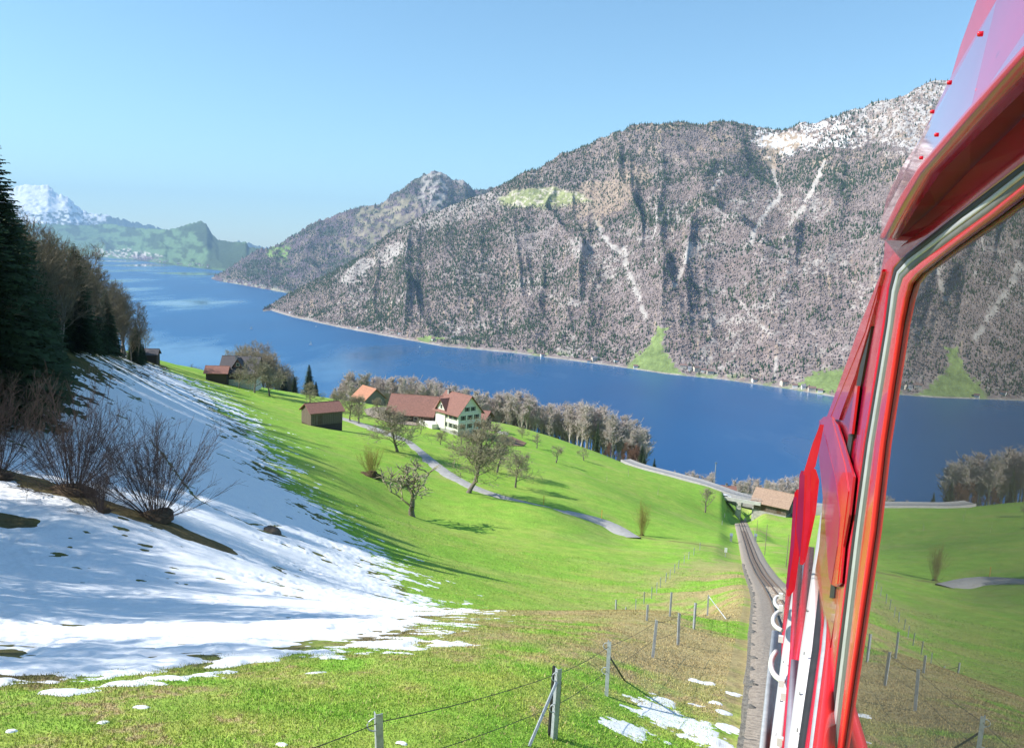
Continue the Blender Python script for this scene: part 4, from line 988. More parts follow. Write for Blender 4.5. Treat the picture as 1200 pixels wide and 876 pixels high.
# ------------------------------------------------------------------ fences
M_galv = simple('galvanised_post', (0.50, 0.54, 0.58), (0.30, 0.33, 0.37), scale=14, rough=.55, metal=.25, bump=.1)
M_black = simple('dark_iron', (.035, .035, .04), (.018, .018, .02), scale=10, rough=.6)
M_wire = simple('rusty_wire', (.16, .11, .08), (.08, .06, .05), scale=10, rough=.8)
def lpost(h, w_=.06, dark=False):
    b_ = MB(); t = .008
    b_.box((0, -w_/2, h/2-.15), (w_, t, h+.3)); b_.box((-w_/2, 0, h/2-.15), (t, w_, h+.3)); return b_
pm = lpost(1.2, .075).mesh('post'); pm.materials.append(M_galv)
rbms = []
for z_ in (1.08, .55):
    rb = MB().tube([(-.04-.07*math.sin(t)*1.3, -.02, z_+.075*math.cos(t)) for t in np.linspace(0, math.pi, 8)], .009, 5)
    rbm = rb.mesh('wire_loop'); rbm.materials.append(M_galv); rbms.append(rbm)
def fence_line(name, label, bases, wires=(1.08, .55), tall=1.2, detail=True, sag=.05):
    e = empty(name, tuple(bases[0])); tag(e, label, 'fence'); W_ = []
    for k, p in enumerate(bases):
        o = obj('post', pm, None, e, loc_(e, p)); o.rotation_euler = (RNG.uniform(-.04, .04), RNG.uniform(-.05, .03), RNG.uniform(-.4, .6)); o.scale = (1, 1, tall/1.2)
        if detail and k < 4:
            for rbm in rbms: obj('wire_loop', rbm, None, o)
    for z_ in wires:
        b_ = MB()
        for p, q in zip(bases[:-1], bases[1:]):
            p = Vector(p)+Vector((-.03, 0, z_)); q = Vector(q)+Vector((-.03, 0, z_)); b_.tube([tuple(p.lerp(q, t)-Vector((0, 0, sag*4*t*(1-t)))-Vector(e.location)) for t in np.linspace(0, 1, 7)], .006 if detail else .012, 4)
        b_.build('wire', M_wire, e)
    return e
F1 = [hit(u, v_) for u, v_ in [(649, 865), (711, 815), (765, 770), (794.5, 755.5), (813, 737), (829, 721)]]
p0 = hit(446, 875); d0 = Vector(F1[0]); q0 = Vector(hit(447, 952, ymin=3)); qm = Vector(hit(180, 1080, ymin=3))
F1 = [qm, q0] + F1
fe = fence_line('wire_fence', 'galvanised post and wire fence running down beside the railway, nearest one', F1)
def brace(p, q, mat): 
    b_ = MB(); p = Vector(p); q = Vector(q); b_.tube([tuple(p-Vector(fe.location)), tuple(q-Vector(fe.location))], .026, 4); b_.build('brace', mat, fe)
a = Vector(F1[2]); ft = Vector(hit(620, 874)) ; brace(a+Vector((.0, -.03, 1.0)), ft, M_galv)
brace(a+Vector((-.055, .05, 1.2)), a+Vector((-.075, .08, -.1)), M_black); brace(a+Vector((.05, -.0, .98)), a+Vector((.03, .02, -.1)), M_black)
a = Vector(F1[3]); ft = Vector(hit(732, 797)); brace(a+Vector((0, 0, .88)), ft, M_black)
a = Vector(F1[7]); ft = Vector(hit(851, 725)); brace(a+Vector((0, 0, 1.1)), ft, M_galv)
F2 = [tuple(spot(u, y_)[0]) for u, y_ in [(721.5, 50), (732, 57), (744.7, 68)]]+[hit(u, v_) for u, v_ in [(754.6, 707), (763.5, 701), (769.4, 695), (774, 688), (780, 682), (785, 678), (790.5, 671), (795, 666), (801.6, 660), (807, 655), (813, 650), (820, 644)]]
fence_line('wire_fence', 'row of small grey fence posts down in the hollow, left of the nearer fence', F2, (1.0,), 1.25, False)
F3 = [hit(u, v_) for u, v_ in [(846, 615), (849, 606), (853, 600)]]
F4 = [hit(u, v_, 400) for u, v_ in [(884, 627), (880, 613), (877, 603)]]
if all(p is not None for p in F4): fence_line('wire_fence', 'short row of posts on the grass right of the track near the bridge', F4, (1.0,), 1.5, False)
if all(p is not None for p in F3): fence_line('wire_fence', 'short faint row of posts left of the track below the bridge', F3, (1.0,), 1.3, False)
p = hit(785, 722); o = obj('fence_post', pm, None, None, tuple(p)); tag(o, 'lone grey fence post between the two wire fences', 'fence post')
p = hit(758, 727); o = obj('fence_post', pm, None, None, tuple(p)); o.scale = (1, 1, .6); tag(o, 'short grey stub of a post left of the lone fence post', 'fence post')
M_wood = simple('weathered_wood', (.30, .25, .20), (.15, .12, .095), scale=6, rough=.95, stretch=(1, 1, .2))
for (u, vb, vt, lab) in [(896, 650, 614, 'slender wooden pole on the grass right of the track'), (921, 664, 626, 'slender wooden pole almost touching the train silhouette'), (886, 632, 609, 'short slender pole nearer to the bridge right of the track')]:
    p = hit(u, vb, 400); h = min(at(u, vt, p[1])[2]-p[2], 8); b_ = MB().tube([(0, 0, -.4), (0, 0, h)], [.07, .05], 7); o = b_.build('wooden_pole', M_wood, None, tuple(p)); tag(o, lab, 'pole')
for (u, vb, w_, lab) in [(856.5, 634, .5, 'grey upright plate at the left edge of the track bed'), (885, 634, .5, 'grey slab standing right of the track bed')]:
    p = hit(u, vb); b_ = MB().box((0, 0, .75), (w_, 1.9, 1.5), -.3).box((0, 0, 1.52), (w_+.14, 2.0, .08), -.3); o = b_.build('cable_cabinet', M_steel, None, tuple(p)); tag(o, lab, 'cabinet')
p = hit(850, 652)
e = empty('signal_marker', tuple(p)); tag(e, 'small white marker on a stub post in the dry bank left of the track', 'marker')
MB().tube([(0, 0, -.1), (0, 0, .8)], .06, 6).build('post', M_conc, e); MB().box((0, 0, 1.15), (.45, .08, .75), -.2).build('plate', simple('white_paint', (.8, .8, .78), (.7, .7, .68), 3, .5), e)
# utility pole by the road
q = at(836.5, 571, 275); q[2] = gz(q[0], q[1]); h = at(838.5, 541.5, 275)[2]-q[2]
e = empty('utility_pole', tuple(q)); tag(e, 'tall pale utility pole against the lake beside the road', 'pole')
MB().tube([(0, 0, -.5), (.1, 0, h)], [.17, .11], 8).build('post', M_conc, e); MB().box((0.1, 0, h-.15), (.8, .3, .25)).build('bracket', M_steel, e)
M_orange = simple('orange_paint', (.75, .33, .05), (.55, .22, .04), 4, .6)
for (u, v_, lab) in [(637, 591, 'orange snow pole on the upper verge of the lane'), (705, 607, 'orange snow pole near the lower end of the lane')]:
    p = hit(u, v_); o = MB().tube([(0, 0, -.2), (0, 0, 1.7)], .06, 6).box((0, 0, 1.75), (.14, .14, .1)).build('snow_pole', M_orange, None, tuple(p)); tag(o, lab, 'snow pole')

# ------------------------------------------------------------------ houses
def wallmat(n, a, b, sc=1.5, st=(1, 1, 1)): return simple(n, a, b, scale=sc, rough=.9, stretch=st, bump=.2)
M_plaster = wallmat('white_plaster', (.78, .76, .70), (.62, .60, .55)); M_timber = wallmat('grey_brown_boards', (.20, .155, .12), (.09, .07, .055), 5, (6, 6, .5)); M_timberg = wallmat('silver_grey_boards', (.27, .25, .23), (.12, .11, .10), 5, (6, 6, .5))
M_timberd = wallmat('dark_timber', (.085, .06, .045), (.04, .03, .022), 5, (4, 4, .5))
M_tile = wallmat('red_clay_tiles', (.30, .145, .115), (.16, .08, .065), 2.2); M_tileo = wallmat('orange_clay_tiles', (.50, .23, .14), (.30, .14, .09), 2.2); M_tileb = wallmat('rust_brown_roof', (.32, .15, .115), (.19, .09, .07), 2.5); M_tilet = wallmat('tan_tiles', (.42, .29, .21), (.25, .165, .12), 2.2); M_slate = wallmat('dark_slate_roof', (.13, .115, .12), (.07, .065, .07), 2.5)
M_pane = simple('window_glass', (.04, .045, .05), (.02, .022, .025), scale=2, rough=.12); M_shut = simple('green_shutter', (.06, .09, .07), (.035, .05, .04), scale=5, rough=.7); M_frame = simple('white_frame', (.75, .74, .70), (.6, .6, .56), 3, .6)
M_door = simple('brown_door', (.11, .065, .04), (.06, .035, .022), 4, .6)
def house(name, label, cat, loc, rot, L, W_, he, hr, mw, mr, ov=.6, wins=(), chim=(), doors=(), shutters=False, base=None, base_h=1.2, group=None, planks=0, thick=.18, mg=None):
    e = empty(name, loc, rot); tag(e, label, cat, group)
    x, y = L/2, W_/2; b_ = MB()
    v = [(-x, -y, -3), (x, -y, -3), (x, y, -3), (-x, y, -3), (-x, -y, he), (x, -y, he), (x, y, he), (-x, y, he), (-x, 0, he+hr), (x, 0, he+hr)]
    b_.poly(v, [(0, 1, 5, 4), (2, 3, 7, 6), (1, 2, 6, 9, 5), (3, 0, 4, 8, 7), (4, 5, 9, 8), (6, 7, 8, 9)]); b_.build('wall', mw, e)
    if base: MB().box((0, 0, base_h/2-1.5), (L+.08, W_+.08, base_h+3)).build('foundation', base, e)
    sl_ = hr/y
    for s_ in (-1, 1):
        b_ = MB(); lo = (y+ov); zl = he-sl_*ov; t = thick; dz = .05
        pr = [(s_*lo, zl+dz), (0, he+hr+dz), (0, he+hr+dz+t), (s_*lo, zl+dz+t)]
        xs = (-x-ov, x+ov); vs = [(X, p[0], p[1]) for X in xs for p in pr]
        b_.poly(vs, [(0, 1, 2, 3), (7, 6, 5, 4), (0, 4, 5, 1), (1, 5, 6, 2), (2, 6, 7, 3), (3, 7, 4, 0)]); rf = b_.build('roof', mr, e)
    MB().tube([(-x-ov, 0, he+hr+thick+.03), (x+ov, 0, he+hr+thick+.03)], .12, 5).build('ridge', mr, e)
    F_ = {'f': (lambda a, z: (a, -y, z), 0), 'b': (lambda a, z: (a, y, z), 0), 'l': (lambda a, z: (-x, a, z), 1), 'r': (lambda a, z: (x, a, z), 1)}
    sg = {'f': (0, -1), 'b': (0, 1), 'l': (-1, 0), 'r': (1, 0)}
    def panel(face, a, z, w_, h_, out, th): 
        c = Vector(F_[face][0](a, z)); n_ = Vector((*sg[face], 0)); c += n_*out
        d = (w_, th, h_) if F_[face][1] == 0 else (th, w_, h_); return c, d
    for (face, a, z, w_, h_) in wins:
        c, d = panel(face, a, z, w_+.24, h_+.24, .03, .07); fr = MB().box(c, d).build('window', M_frame, e)
        c, d = panel(face, a, z, w_, h_, .06, .04); MB().box(c, d).build('pane', M_pane, fr)
        if shutters:
            for s_ in (-1, 1): c, d = panel(face, a+s_*(w_*.78), z, w_*.42, h_+.1, .06, .06); MB().box(c, d).build('shutter', M_shut, e)
    for (face, a, z, w_, h_) in doors: c, d = panel(face, a, z, w_, h_, .04, .08); MB().box(c, d).build('door', M_door, e)
    for (cx, cy, h_) in chim: 
        ch = MB().box((cx, cy, he+hr*(1-abs(cy)/y)+h_/2-.3), (.7, .7, h_+.6)).build('chimney', M_conc, e); MB().box((cx, cy, he+hr*(1-abs(cy)/y)+h_+.08), (.95, .95, .14)).build('chimney_cap', M_slate, ch)
    if planks:
        for face in ('f', 'r', 'l'):
            wd = L if face == 'f' else W_; n_ = max(4, int(wd/planks)); m_ = None
            for k in range(n_):
                a = -wd/2+(k+.5)*wd/n_; hh = he if face == 'f' else he+hr*(1-abs(a)/y)-.25
                c, d = panel(face, a, (hh+base_h*0)/2, wd/n_-.06, hh, .035+(k % 3)*.012, .05); MB().box(c, d).build('plank', mg or mw, e)
    return e
def place(u, v_, L, W_, rot, cx, cy, Y=None):
    """position of a house whose corner (cx, cy = +-1) stands at a pixel"""
    p = hit(u, v_) if Y is None else at(u, v_, Y)
    c = Vector((p[0], p[1], 0))-Matrix.Rotation(rot, 3, 'Z')@Vector((cx*L/2, cy*W_/2, 0)); return (c.x, c.y, float(p[2]))
# white farmhouse
rt = R(-47); L_, W_ = 11.5, 9.2
wins = [('r', a, z, 1.0, 1.35) for z in (2.7, 5.4) for a in (-2.7, 0, 2.7)]+[('r', a, 8.0, .95, 1.2) for a in (-1.2, 1.2)]+[('f', a, z, .95, 1.3) for z in (2.7, 5.4) for a in (4.2, 2.0, -.6, -3.4)]
loc = place(536.5, 510.5, L_, W_, rt, 1, -1)
fh = house('farmhouse', 'large white farmhouse with shuttered windows and a red tiled roof', 'house', loc, rt, L_, W_, 7.0, 5.0, M_plaster, M_tile, ov=.9, wins=wins, chim=((-2.5, 1.5, 1.6), (-4.5, -.5, 1.4)), shutters=True, base=M_conc, base_h=1.2, doors=(('f', -5.0, 1.3, 1.0, 2.2),))
# cross gable on the sunny side
b_ = MB(); y0 = -W_/2-.25
b_.poly([(-4.6, y0, 1), (-.6, y0, 1), (-.6, y0, 7.6), (-2.6, y0, 10.2), (-4.6, y0, 7.6), (-4.6, 0, 1), (-.6, 0, 1), (-.6, 0, 7.6), (-2.6, 0, 10.2), (-4.6, 0, 7.6)], [(0, 1, 2, 3, 4), (0, 4, 9, 5), (1, 6, 7, 2), (3, 2, 7, 8), (4, 3, 8, 9)]); b_.build('cross_gable', M_plaster, fh)
for s_ in (-1, 1):
    b_ = MB(); xs = [-2.6, -2.6+s_*2.7]; zs = [10.28, 6.8]
    b_.poly([(xs[0], y0-.6, zs[0]), (xs[1], y0-.6, zs[1]), (xs[1], -.4, zs[1]), (xs[0], -.4, zs[0]), (xs[0], y0-.6, zs[0]+.2), (xs[1], y0-.6, zs[1]+.2), (xs[1], -.4, zs[1]+.2), (xs[0], -.4, zs[0]+.2)], [(0, 1, 2, 3), (7, 6, 5, 4), (0, 4, 5, 1), (1, 5, 6, 2), (2, 6, 7, 3), (3, 7, 4, 0)]); b_.build('roof', M_tileb, fh)
fr = MB().box((-2.6, y0-.03, 8.0), (1.0, .07, 1.5)).build('window', M_frame, fh); MB().box((-2.6, y0-.07, 8.0), (.75, .05, 1.25)).build('pane', M_pane, fr)
# terrace wall and gable trim
MB().box((-7.6, -5.2, .5), (7.0, 4.0, 3.2)).build('terrace', M_plaster, fh)
MB().box((L_/2+.1, 0, 4.0), (.12, W_+.1, .16)).box((L_/2+.1, 0, 6.85), (.12, W_+.1, .16)).build('cornice', M_frame, fh)
loc = place(549, 498, 6.0, 5.0, rt, -1, -1); house('shed', 'dark timber shed with a small red roof attached right of the farmhouse', 'shed', loc, R(-25), 6.5, 5.0, 3.6, 1.8, M_timberd, M_tile, ov=.9, wins=(('f', 0, 2.0, 1, 1),))
loc = tuple(at(535, 486, 256)); house('rear_wing', 'red roofed wing rising behind the farmhouse ridge', 'house', (loc[0], loc[1], gz(loc[0], loc[1])), R(-8), 10, 7, 7.0, 3.8, M_plaster, M_tile, ov=.6)
loc = tuple(at(486, 488, 264)); house('barn', 'big red brown barn roof beside the farmhouse, half hidden by bare trees', 'barn', (loc[0], loc[1], gz(loc[0], loc[1])), R(-9), 14.5, 11, 3.6, 4.8, M_timberd, M_tile, ov=1.0, wins=(('f', -4, 1.8, 1.2, 1.0), ('f', 2, 1.8, 1.2, 1.0)), doors=(('f', 5.5, 1.5, 2.4, 2.8),), base=M_conc, base_h=.8)
rt = R(-50); loc = place(430, 472, 9.5, 7.5, rt, 1, -1, 318); loc = (loc[0], loc[1], gz(loc[0], loc[1])+.3)
house('barn', 'small grey timber barn with an orange tiled roof above the yard', 'barn', loc, rt, 9.5, 8.5, 3.4, 3.6, M_timberg, M_tileo, ov=.9, doors=(('r', 0, 1.6, 2.2, 2.6),), wins=(('r', 2.4, 2.2, .8, .8),), base=M_conc, base_h=1.0, planks=.75)
rt = R(38); loc = place(364.5, 498.5, 8.2, 5.6, rt, -1, -1)
sh = house('shed', 'old wooden field shed with a rust brown roof on the green slope', 'shed', loc, rt, 8.2, 5.6, 3.1, 1.7, M_timberd, M_tileb, ov=.55, doors=(('f', -2.2, 1.3, 1.8, 2.2),), planks=.55, mg=M_timber)
rt = R(4); loc = place(258, 448, 12, 9, rt, -1, -1)
ch = house('chalet', 'dark chalet with a broad slate roof and dormer before the grove', 'house', loc, rt, 11.0, 9.0, 4.2, 4.2, M_timberd, M_slate, ov=1.1, wins=[('f', a, 3.0, .9, .9) for a in (-4, -2, 0, 2, 4)]+[('f', 3.5, .9, 1.0, .9)], base=M_plaster, base_h=1.2, chim=((-1.5, -1.0, 1.3),))
b_ = MB(); b_.poly([(-1.8, -4.2, 5.4), (1.4, -4.2, 5.4), (-.2, -4.2, 8.0), (-.2, 0, 8.0), (-1.8, -.5, 5.4), (1.4, -.5, 5.4)], [(0, 1, 2), (0, 2, 3, 4), (1, 5, 3, 2)]); b_.build('dormer', M_tileb, ch)
for s_ in (-1, 1): b_ = MB(); X = [-.2, -.2+s_*2.1]; b_.poly([(X[0], -4.7, 8.15), (X[1], -4.7, 4.95), (X[1], -.5, 4.95), (X[0], .2, 8.15), (X[0], -4.7, 8.33), (X[1], -4.7, 5.13), (X[1], -.5, 5.13), (X[0], .2, 8.33)], [(0, 1, 2, 3), (7, 6, 5, 4), (0, 4, 5, 1), (1, 5, 6, 2), (3, 7, 4, 0)]); b_.build('roof', M_slate, ch)
fr = MB().box((-.2, -4.24, 6.2), (1.1, .06, 1.1)).build('window', M_frame, ch); MB().box((-.2, -4.29, 6.2), (.8, .05, .8)).build('pane', M_pane, fr)
loc = place(238, 444, 8, 6, R(8), -1, -1); house('shed', 'low shed with a reddish roof left of the dark chalet', 'shed', loc, R(8), 6.5, 5, 2.2, 1.7, M_timberd, M_tileb, ov=.7)
p, h = spot(176, 262, 421); house('hut', 'small dark hut at the far end of the snow slope under the wood', 'hut', tuple(p), R(10), 5, 4, 2.6, 1.4, M_timberd, M_slate, ov=.5)
rt = R(-42); q = at(907, 592, 256); zb = at(887, 594, 256)[2]
house('barn', 'timber barn with a tan tiled roof right of the railway bridge', 'barn', (q[0], q[1], float(zb)-.6), R(-36), 10.5, 7.8, 3.2, 3.0, M_timberd, M_tilet, ov=1.1, doors=(('f', -2, 1.4, 2.0, 2.4), ('f', 3, 1.4, 1.6, 2.2)), base=M_conc, base_h=.7, planks=.8, mg=M_timber)
q = at(850, 573, 300); house('house', 'reddish roof of a house peeping over the road left of the bridge', 'house', (q[0]-.5, q[1], float(at(850, 568.5, 300)[2])-6.0), R(-6), 8.0, 6, 3.8, 2.0, M_plaster, M_tile, ov=.5, chim=((.8, 0, .9),))
# farm yard and garden
def patch(name, label, px, mat, lift=.05, kind='structure'):
    P_ = np.array([hit(u, v_)[:2] for u, v_ in px]); c = P_.mean(0); n_ = 10
    rings = [c+(P_-c)*t for t in np.linspace(0.02, 1, n_)]
    V = []; 
    for r_ in rings: z_ = ground(r_[:, 0], r_[:, 1])+lift; V.append(np.concatenate([r_, z_[:, None]], 1))
    m_ = len(P_); V = np.concatenate(V); q = [(i*m_+j, i*m_+(j+1) % m_, (i+1)*m_+(j+1) % m_, (i+1)*m_+j) for i in range(n_-1) for j in range(m_)]
    o = obj(name, np_mesh(name, V, quads=np.array(q)), mat); tag(o, label, None, None, kind); return o
M_yard = simple('gravel_yard', (.42, .34, .26), (.28, .22, .17), 1.5, .95)
patch('farm_yard', 'pale gravel yard between the barns', [(426, 480), (440, 477), (462, 477), (480, 480), (492, 488), (498, 495), (488, 499), (465, 497), (445, 492), (430, 487)], M_yard, .22)
patch('garden_plot', 'brown dug garden plot right of the farmhouse', [(588, 513), (600, 512), (617, 519), (613, 523), (596, 522), (586, 517)], simple('dug_soil', (.26, .15, .09), (.14, .08, .05), 1.5, 1), .16)
pw = [hit(426, 476.5), hit(456, 476)]
if all(p is not None for p in pw):
    a, b = Vector(pw[0]), Vector(pw[1]); o = MB().box((0, 0, .3), ((b-a).length, .4, 1.5), math.atan2((b-a).y, (b-a).x)).build('yard_wall', M_conc, None, tuple((a+b)/2)); tag(o, 'low pale wall along the upper edge of the farm yard', 'wall')
p = hit(588, 508.5)
o = lump('covered_heap', 2.2, 1.0, 1.0, 12, M_plaster, None, tuple(p)); tag(o, 'pale covered heap lying above the garden plot', 'heap')
# parked car by the bridge
p = hit(849.5, 584, 400); e = empty('parked_car', tuple(p), R(-20)); tag(e, 'small white car parked below the road beside the bridge', 'car')
M_carw = simple('white_car_paint', (.8, .8, .79), (.72, .72, .71), 2, .25, coat=.6)
b_ = MB(); prf = [(-2.0, .35), (-2.05, .8), (-1.6, .95), (-.95, 1.42), (.75, 1.45), (1.5, 1.0), (2.0, .9), (2.05, .35)]
b_.poly([(x, s_*.85*(.86 if z > 1.1 else 1), z) for s_ in (-1, 1) for x, z in prf], [tuple(range(8)), tuple(range(15, 7, -1))]+[(i, i+8, (i+1) % 8+8, (i+1) % 8) for i in range(8)]); b_.build('body', M_carw, e)
for s_ in (-1, 1): MB().poly([(-1.35, s_*.875, .98), (-.85, s_*.79, 1.34), (.6, s_*.79, 1.36), (1.15, s_*.875, 1.0)], [(0, 1, 2, 3)]).build('side_window', M_pane, e)
for x in (-1.25, 1.3):
    for s_ in (-.85, .85): b_ = MB().tube([(x, s_-.1, .33), (x, s_+.1, .33)], .33, 12); b_.build('wheel', M_black, e)

# ------------------------------------------------------------------ villages and boats on the far side
def on_mesh(V, u, v_):
    A = V[:-13].reshape(-1, 3); uu, vv = project(A); return A[np.argmin((uu-u)**2*.6+(vv-v_)**2)]
M_far = [simple('far_wall_white', (.80, .78, .73), (.7, .68, .63), .2, .9), simple('far_wall_cream', (.66, .58, .46), (.56, .48, .38), .2, .9)]; M_fr = [simple('far_roof_brown', (.24, .15, .12), (.18, .11, .09), .2, .9), simple('far_roof_grey', (.25, .24, .25), (.18, .17, .18), .2, .9)]
hm = {}
for k in range(4):
    L_, W_, he, hr = [(12, 9, 6, 3.5), (18, 11, 8, 4), (10, 9, 7, 4), (26, 11, 6, 3)][k]; x, y = L_/2, W_/2
    a = MB().poly([(-x, -y, -6), (x, -y, -6), (x, y, -6), (-x, y, -6), (-x, -y, he), (x, -y, he), (x, y, he), (-x, y, he), (-x, 0, he+hr), (x, 0, he+hr)], [(0, 1, 5, 4), (2, 3, 7, 6), (1, 2, 6, 9, 5), (3, 0, 4, 8, 7)])
    b = MB()
    for s_ in (-1, 1): b.poly([(-x-.8, s_*(y+.8), he-.8), (x+.8, s_*(y+.8), he-.8), (x+.8, 0, he+hr), (-x-.8, 0, he+hr), (-x-.8, s_*(y+.8), he-.4), (x+.8, s_*(y+.8), he-.4), (x+.8, 0, he+hr+.4), (-x-.8, 0, he+hr+.4)], [(0, 1, 2, 3), (4, 5, 6, 7), (0, 1, 5, 4), (0, 3, 7, 4), (1, 2, 6, 5)])
    c = MB()
    for wx in np.arange(-x+2, x-1, 2.6):
        for wz in (1.8, 4.6): c.box((wx, -y-.05, wz), (1.1, .2, 1.3))
    am = a.mesh('wall'); am.materials.append(M_far[k % 2]); bm_ = b.mesh('roof'); bm_.materials.append(M_fr[(k//2) % 2]); cm_ = c.mesh('window'); cm_.materials.append(M_pane); hm[k] = (am, bm_, cm_)
def far_house(V, u, v_, k, label, group, sc=1.0):
    p = on_mesh(V, u, v_); e = empty('lakeside_house', tuple(p), RNG.uniform(-.5, .5)); e.scale = (sc,)*3; tag(e, label, 'house', group)
    obj('wall', hm[k][0], None, e); obj('roof', hm[k][1], None, e); obj('window', hm[k][2], None, e)
gl = 'houses on the opposite shore'
for (u, v_, k, lab) in [(698, 421, 3, 'long pale building on the opposite shore left of the bright green field'), (690, 424, 0, 'white house left of the long pale lakeside building'), (801, 431, 1, 'white lakeside house nearest right of the big green field'), (808, 433, 2, 'second white lakeside house right of the big green field'), (816, 434, 1, 'third white lakeside house right of the big green field'), (824, 436, 0, 'fourth white lakeside house right of the big green field'), (832, 438, 1, 'white house at the right end of the lakeside hamlet'),
  (636, 417, 0, 'small white boathouse at the foot of the steep woods'), (722, 424, 0, 'small house in the trees left of the green field'), (919, 450, 1, 'pale house on the shore left of the small right hand field'), (932, 454, 0, 'house on the shore below the small right hand field'), (941, 455, 2, 'second house on the shore below the small right hand field'), (951, 458, 1, 'larger house on the shore near the train silhouette'), (961, 460, 0, 'last house on the shore before the train silhouette'), (884, 447, 0, 'lone house on the shore between the two green fields'),
  (460, 390, 1, 'house among trees by the shore below the rocky woods'), (468, 391, 0, 'small house next to the one below the rocky woods'), (421, 384, 0, 'tiny white house on the shore near the wooded tip'), (508, 398, 0, 'house on the little shore meadow'), (530, 397, 2, 'pale house right of the little shore meadow'), (341, 366, 0, 'white house near the tip of the wooded shore'), (745, 431, 0, 'house at the left foot of the big green field')]:
    far_house(V1, u, v_, k, lab, gl)
rv = random.Random(8)
for k in range(26):
    u = 262+76*((k*.618) % 1); v_ = interp_line(SHORE2, u)-rv.uniform(1, 4.5); far_house(V2, u, v_, rv.randrange(4), 'tiny pale house on the distant shore below the rocky peak', 'village below the rocky peak', 1.0)
for k in range(60):
    u = 108+90*((k*.618) % 1) if k < 44 else rv.uniform(200, 245); v_ = interp_line(SHORE3, u)-rv.uniform(.5, 9 if u < 150 else 5); far_house(V3, u, v_, rv.randrange(4), 'tiny pale house of the town at the head of the lake', 'town at the head of the lake', 1.6)
M_sail = simple('white_sailcloth', (.85, .85, .84), (.78, .78, .77), 1, .7)
for (u, v_, sc, lab) in [(364, 404, 1.0, 'white sailing boat nearest on the lake, above the grove'), (294.5, 385.5, .9, 'small sailing boat at the left on the lake'), (370.5, 383, .6, 'tiny boat close to the opposite shore'), (492, 407, .6, 'tiny boat by the opposite shore farther right')]:
    d = rays(u, v_); p = CAM+d*(-300/d[2]); e = empty('sailing_boat', (p[0], p[1], 0), .5); e.scale = (sc,)*3; tag(e, lab, 'sailing boat', 'sailing boats')
    b_ = MB(); st_ = [(-5, 1.0), (-2, 1.5), (1.5, 1.4), (5.5, .05)]; vs = []
    for x, w_ in st_: vs += [(x, -w_, 1.1), (x, -w_*.5, -.2), (x, w_*.5, -.2), (x, w_, 1.1)]
    fs = [(0, 1, 2, 3)]+[(i*4+j, i*4+j+1, i*4+j+5, i*4+j+4) for i in range(3) for j in range(3)]+[(i*4+3, i*4, i*4+4, i*4+7) for i in range(3)]; b_.poly(vs, fs); b_.build('hull', M_sail, e)
    MB().tube([(1, 0, 1), (1, 0, 14)], .12, 5).build('mast', M_steel, e)
    MB().poly([(.8, 0, 2), (.8, .0, 13.5), (-4.6, .7, 2.2), (.8, .06, 2), (.8, .06, 13.5), (-4.6, .76, 2.2)], [(0, 1, 2), (5, 4, 3), (0, 3, 4, 1), (1, 4, 5, 2)]).build('mainsail', M_sail, e)
    MB().poly([(5.2, 0, 1.4), (1.2, 0, 11), (1.3, .6, 2.0), (5.2, .06, 1.4), (1.2, .06, 11), (1.3, .66, 2.0)], [(0, 1, 2), (5, 4, 3), (0, 3, 4, 1), (1, 4, 5, 2)]).build('jib', M_sail, e)

# ------------------------------------------------------------------ the red carriage on the right
AZT = R(19.4); TN = np.array([math.cos(AZT), -math.sin(AZT), 0.0]); TF = np.array([math.sin(AZT), math.cos(AZT), 0.0])
def tp(u, v_, e=None, s=None):
    """point of the carriage side: on the vertical plane e metres to the right of the lens, or s metres ahead"""
    d = rays(u, v_)
    if s is None:
        k = d@TN; return CAM + d*(e/max(k, 0.012))
    return CAM + d*(s/math.hypot(d[0], d[1]))
def paint(name, c, c2=None, rough=.22, coat=.8): return simple(name, c, c2 or tuple(x*.8 for x in c), scale=5, rough=rough, coat=coat)
M_red = paint('red_coach_paint', (.62, .008, .026), coat=.35); M_redo = paint('orange_red_paint', (.74, .028, .030), coat=.3); M_redd = paint('dark_red_paint', (.34, .008, .020), coat=.4); M_pink = paint('crimson_trim', (.62, .012, .045), coat=.3)
M_rubber = simple('black_rubber', (.035, .035, .037), (.02, .02, .022), 8, .6); M_alu = simple('brushed_aluminium', (.62, .64, .65), (.46, .48, .49), 12, .42, metal=.3); M_greyr = simple('grey_rubber', (.16, .17, .155), (.11, .115, .105), 9, .55)
M_whitep = simple('white_coach_paint', (.78, .77, .76), (.68, .67, .66), 3, .35, coat=.4); M_brownw = simple('brown_step_board', (.36, .18, .08), (.22, .11, .05), 6, .8, stretch=(1, 6, 1)); M_lav = simple('grey_hose', (.38, .36, .42), (.28, .26, .31), 4, .45)
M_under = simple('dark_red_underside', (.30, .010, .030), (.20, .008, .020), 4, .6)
M_fascia = paint('glossy_dark_crimson', (.60, .012, .12), rough=.06, coat=1.0); M_fascia.node_tree.nodes['Principled BSDF'].inputs['Coat IOR'].default_value = 1.7; M_fascia.node_tree.nodes['Principled BSDF'].inputs['Coat Weight'].default_value = .7
M_purp = paint('sky_tinted_red_paint', (.36, .012, .10), coat=.25, rough=.3)  # red flap paint with the purple of its reflection put into the colour
M_purpf = paint('crimson_body_paint', (.55, .012, .085), coat=.5, rough=.18)
coach = empty('railway_carriage', tuple(tp(1100, 876, e=.5) - np.array([0, 0, 1.5]))); tag(coach, 'red and white mountain railway carriage seen along its side, window reflecting the landscape', 'railway carriage')
CI = Matrix.Translation(-coach.location)
def cpart(o, parent=None):
    if parent is None: o.matrix_parent_inverse = CI
    return o
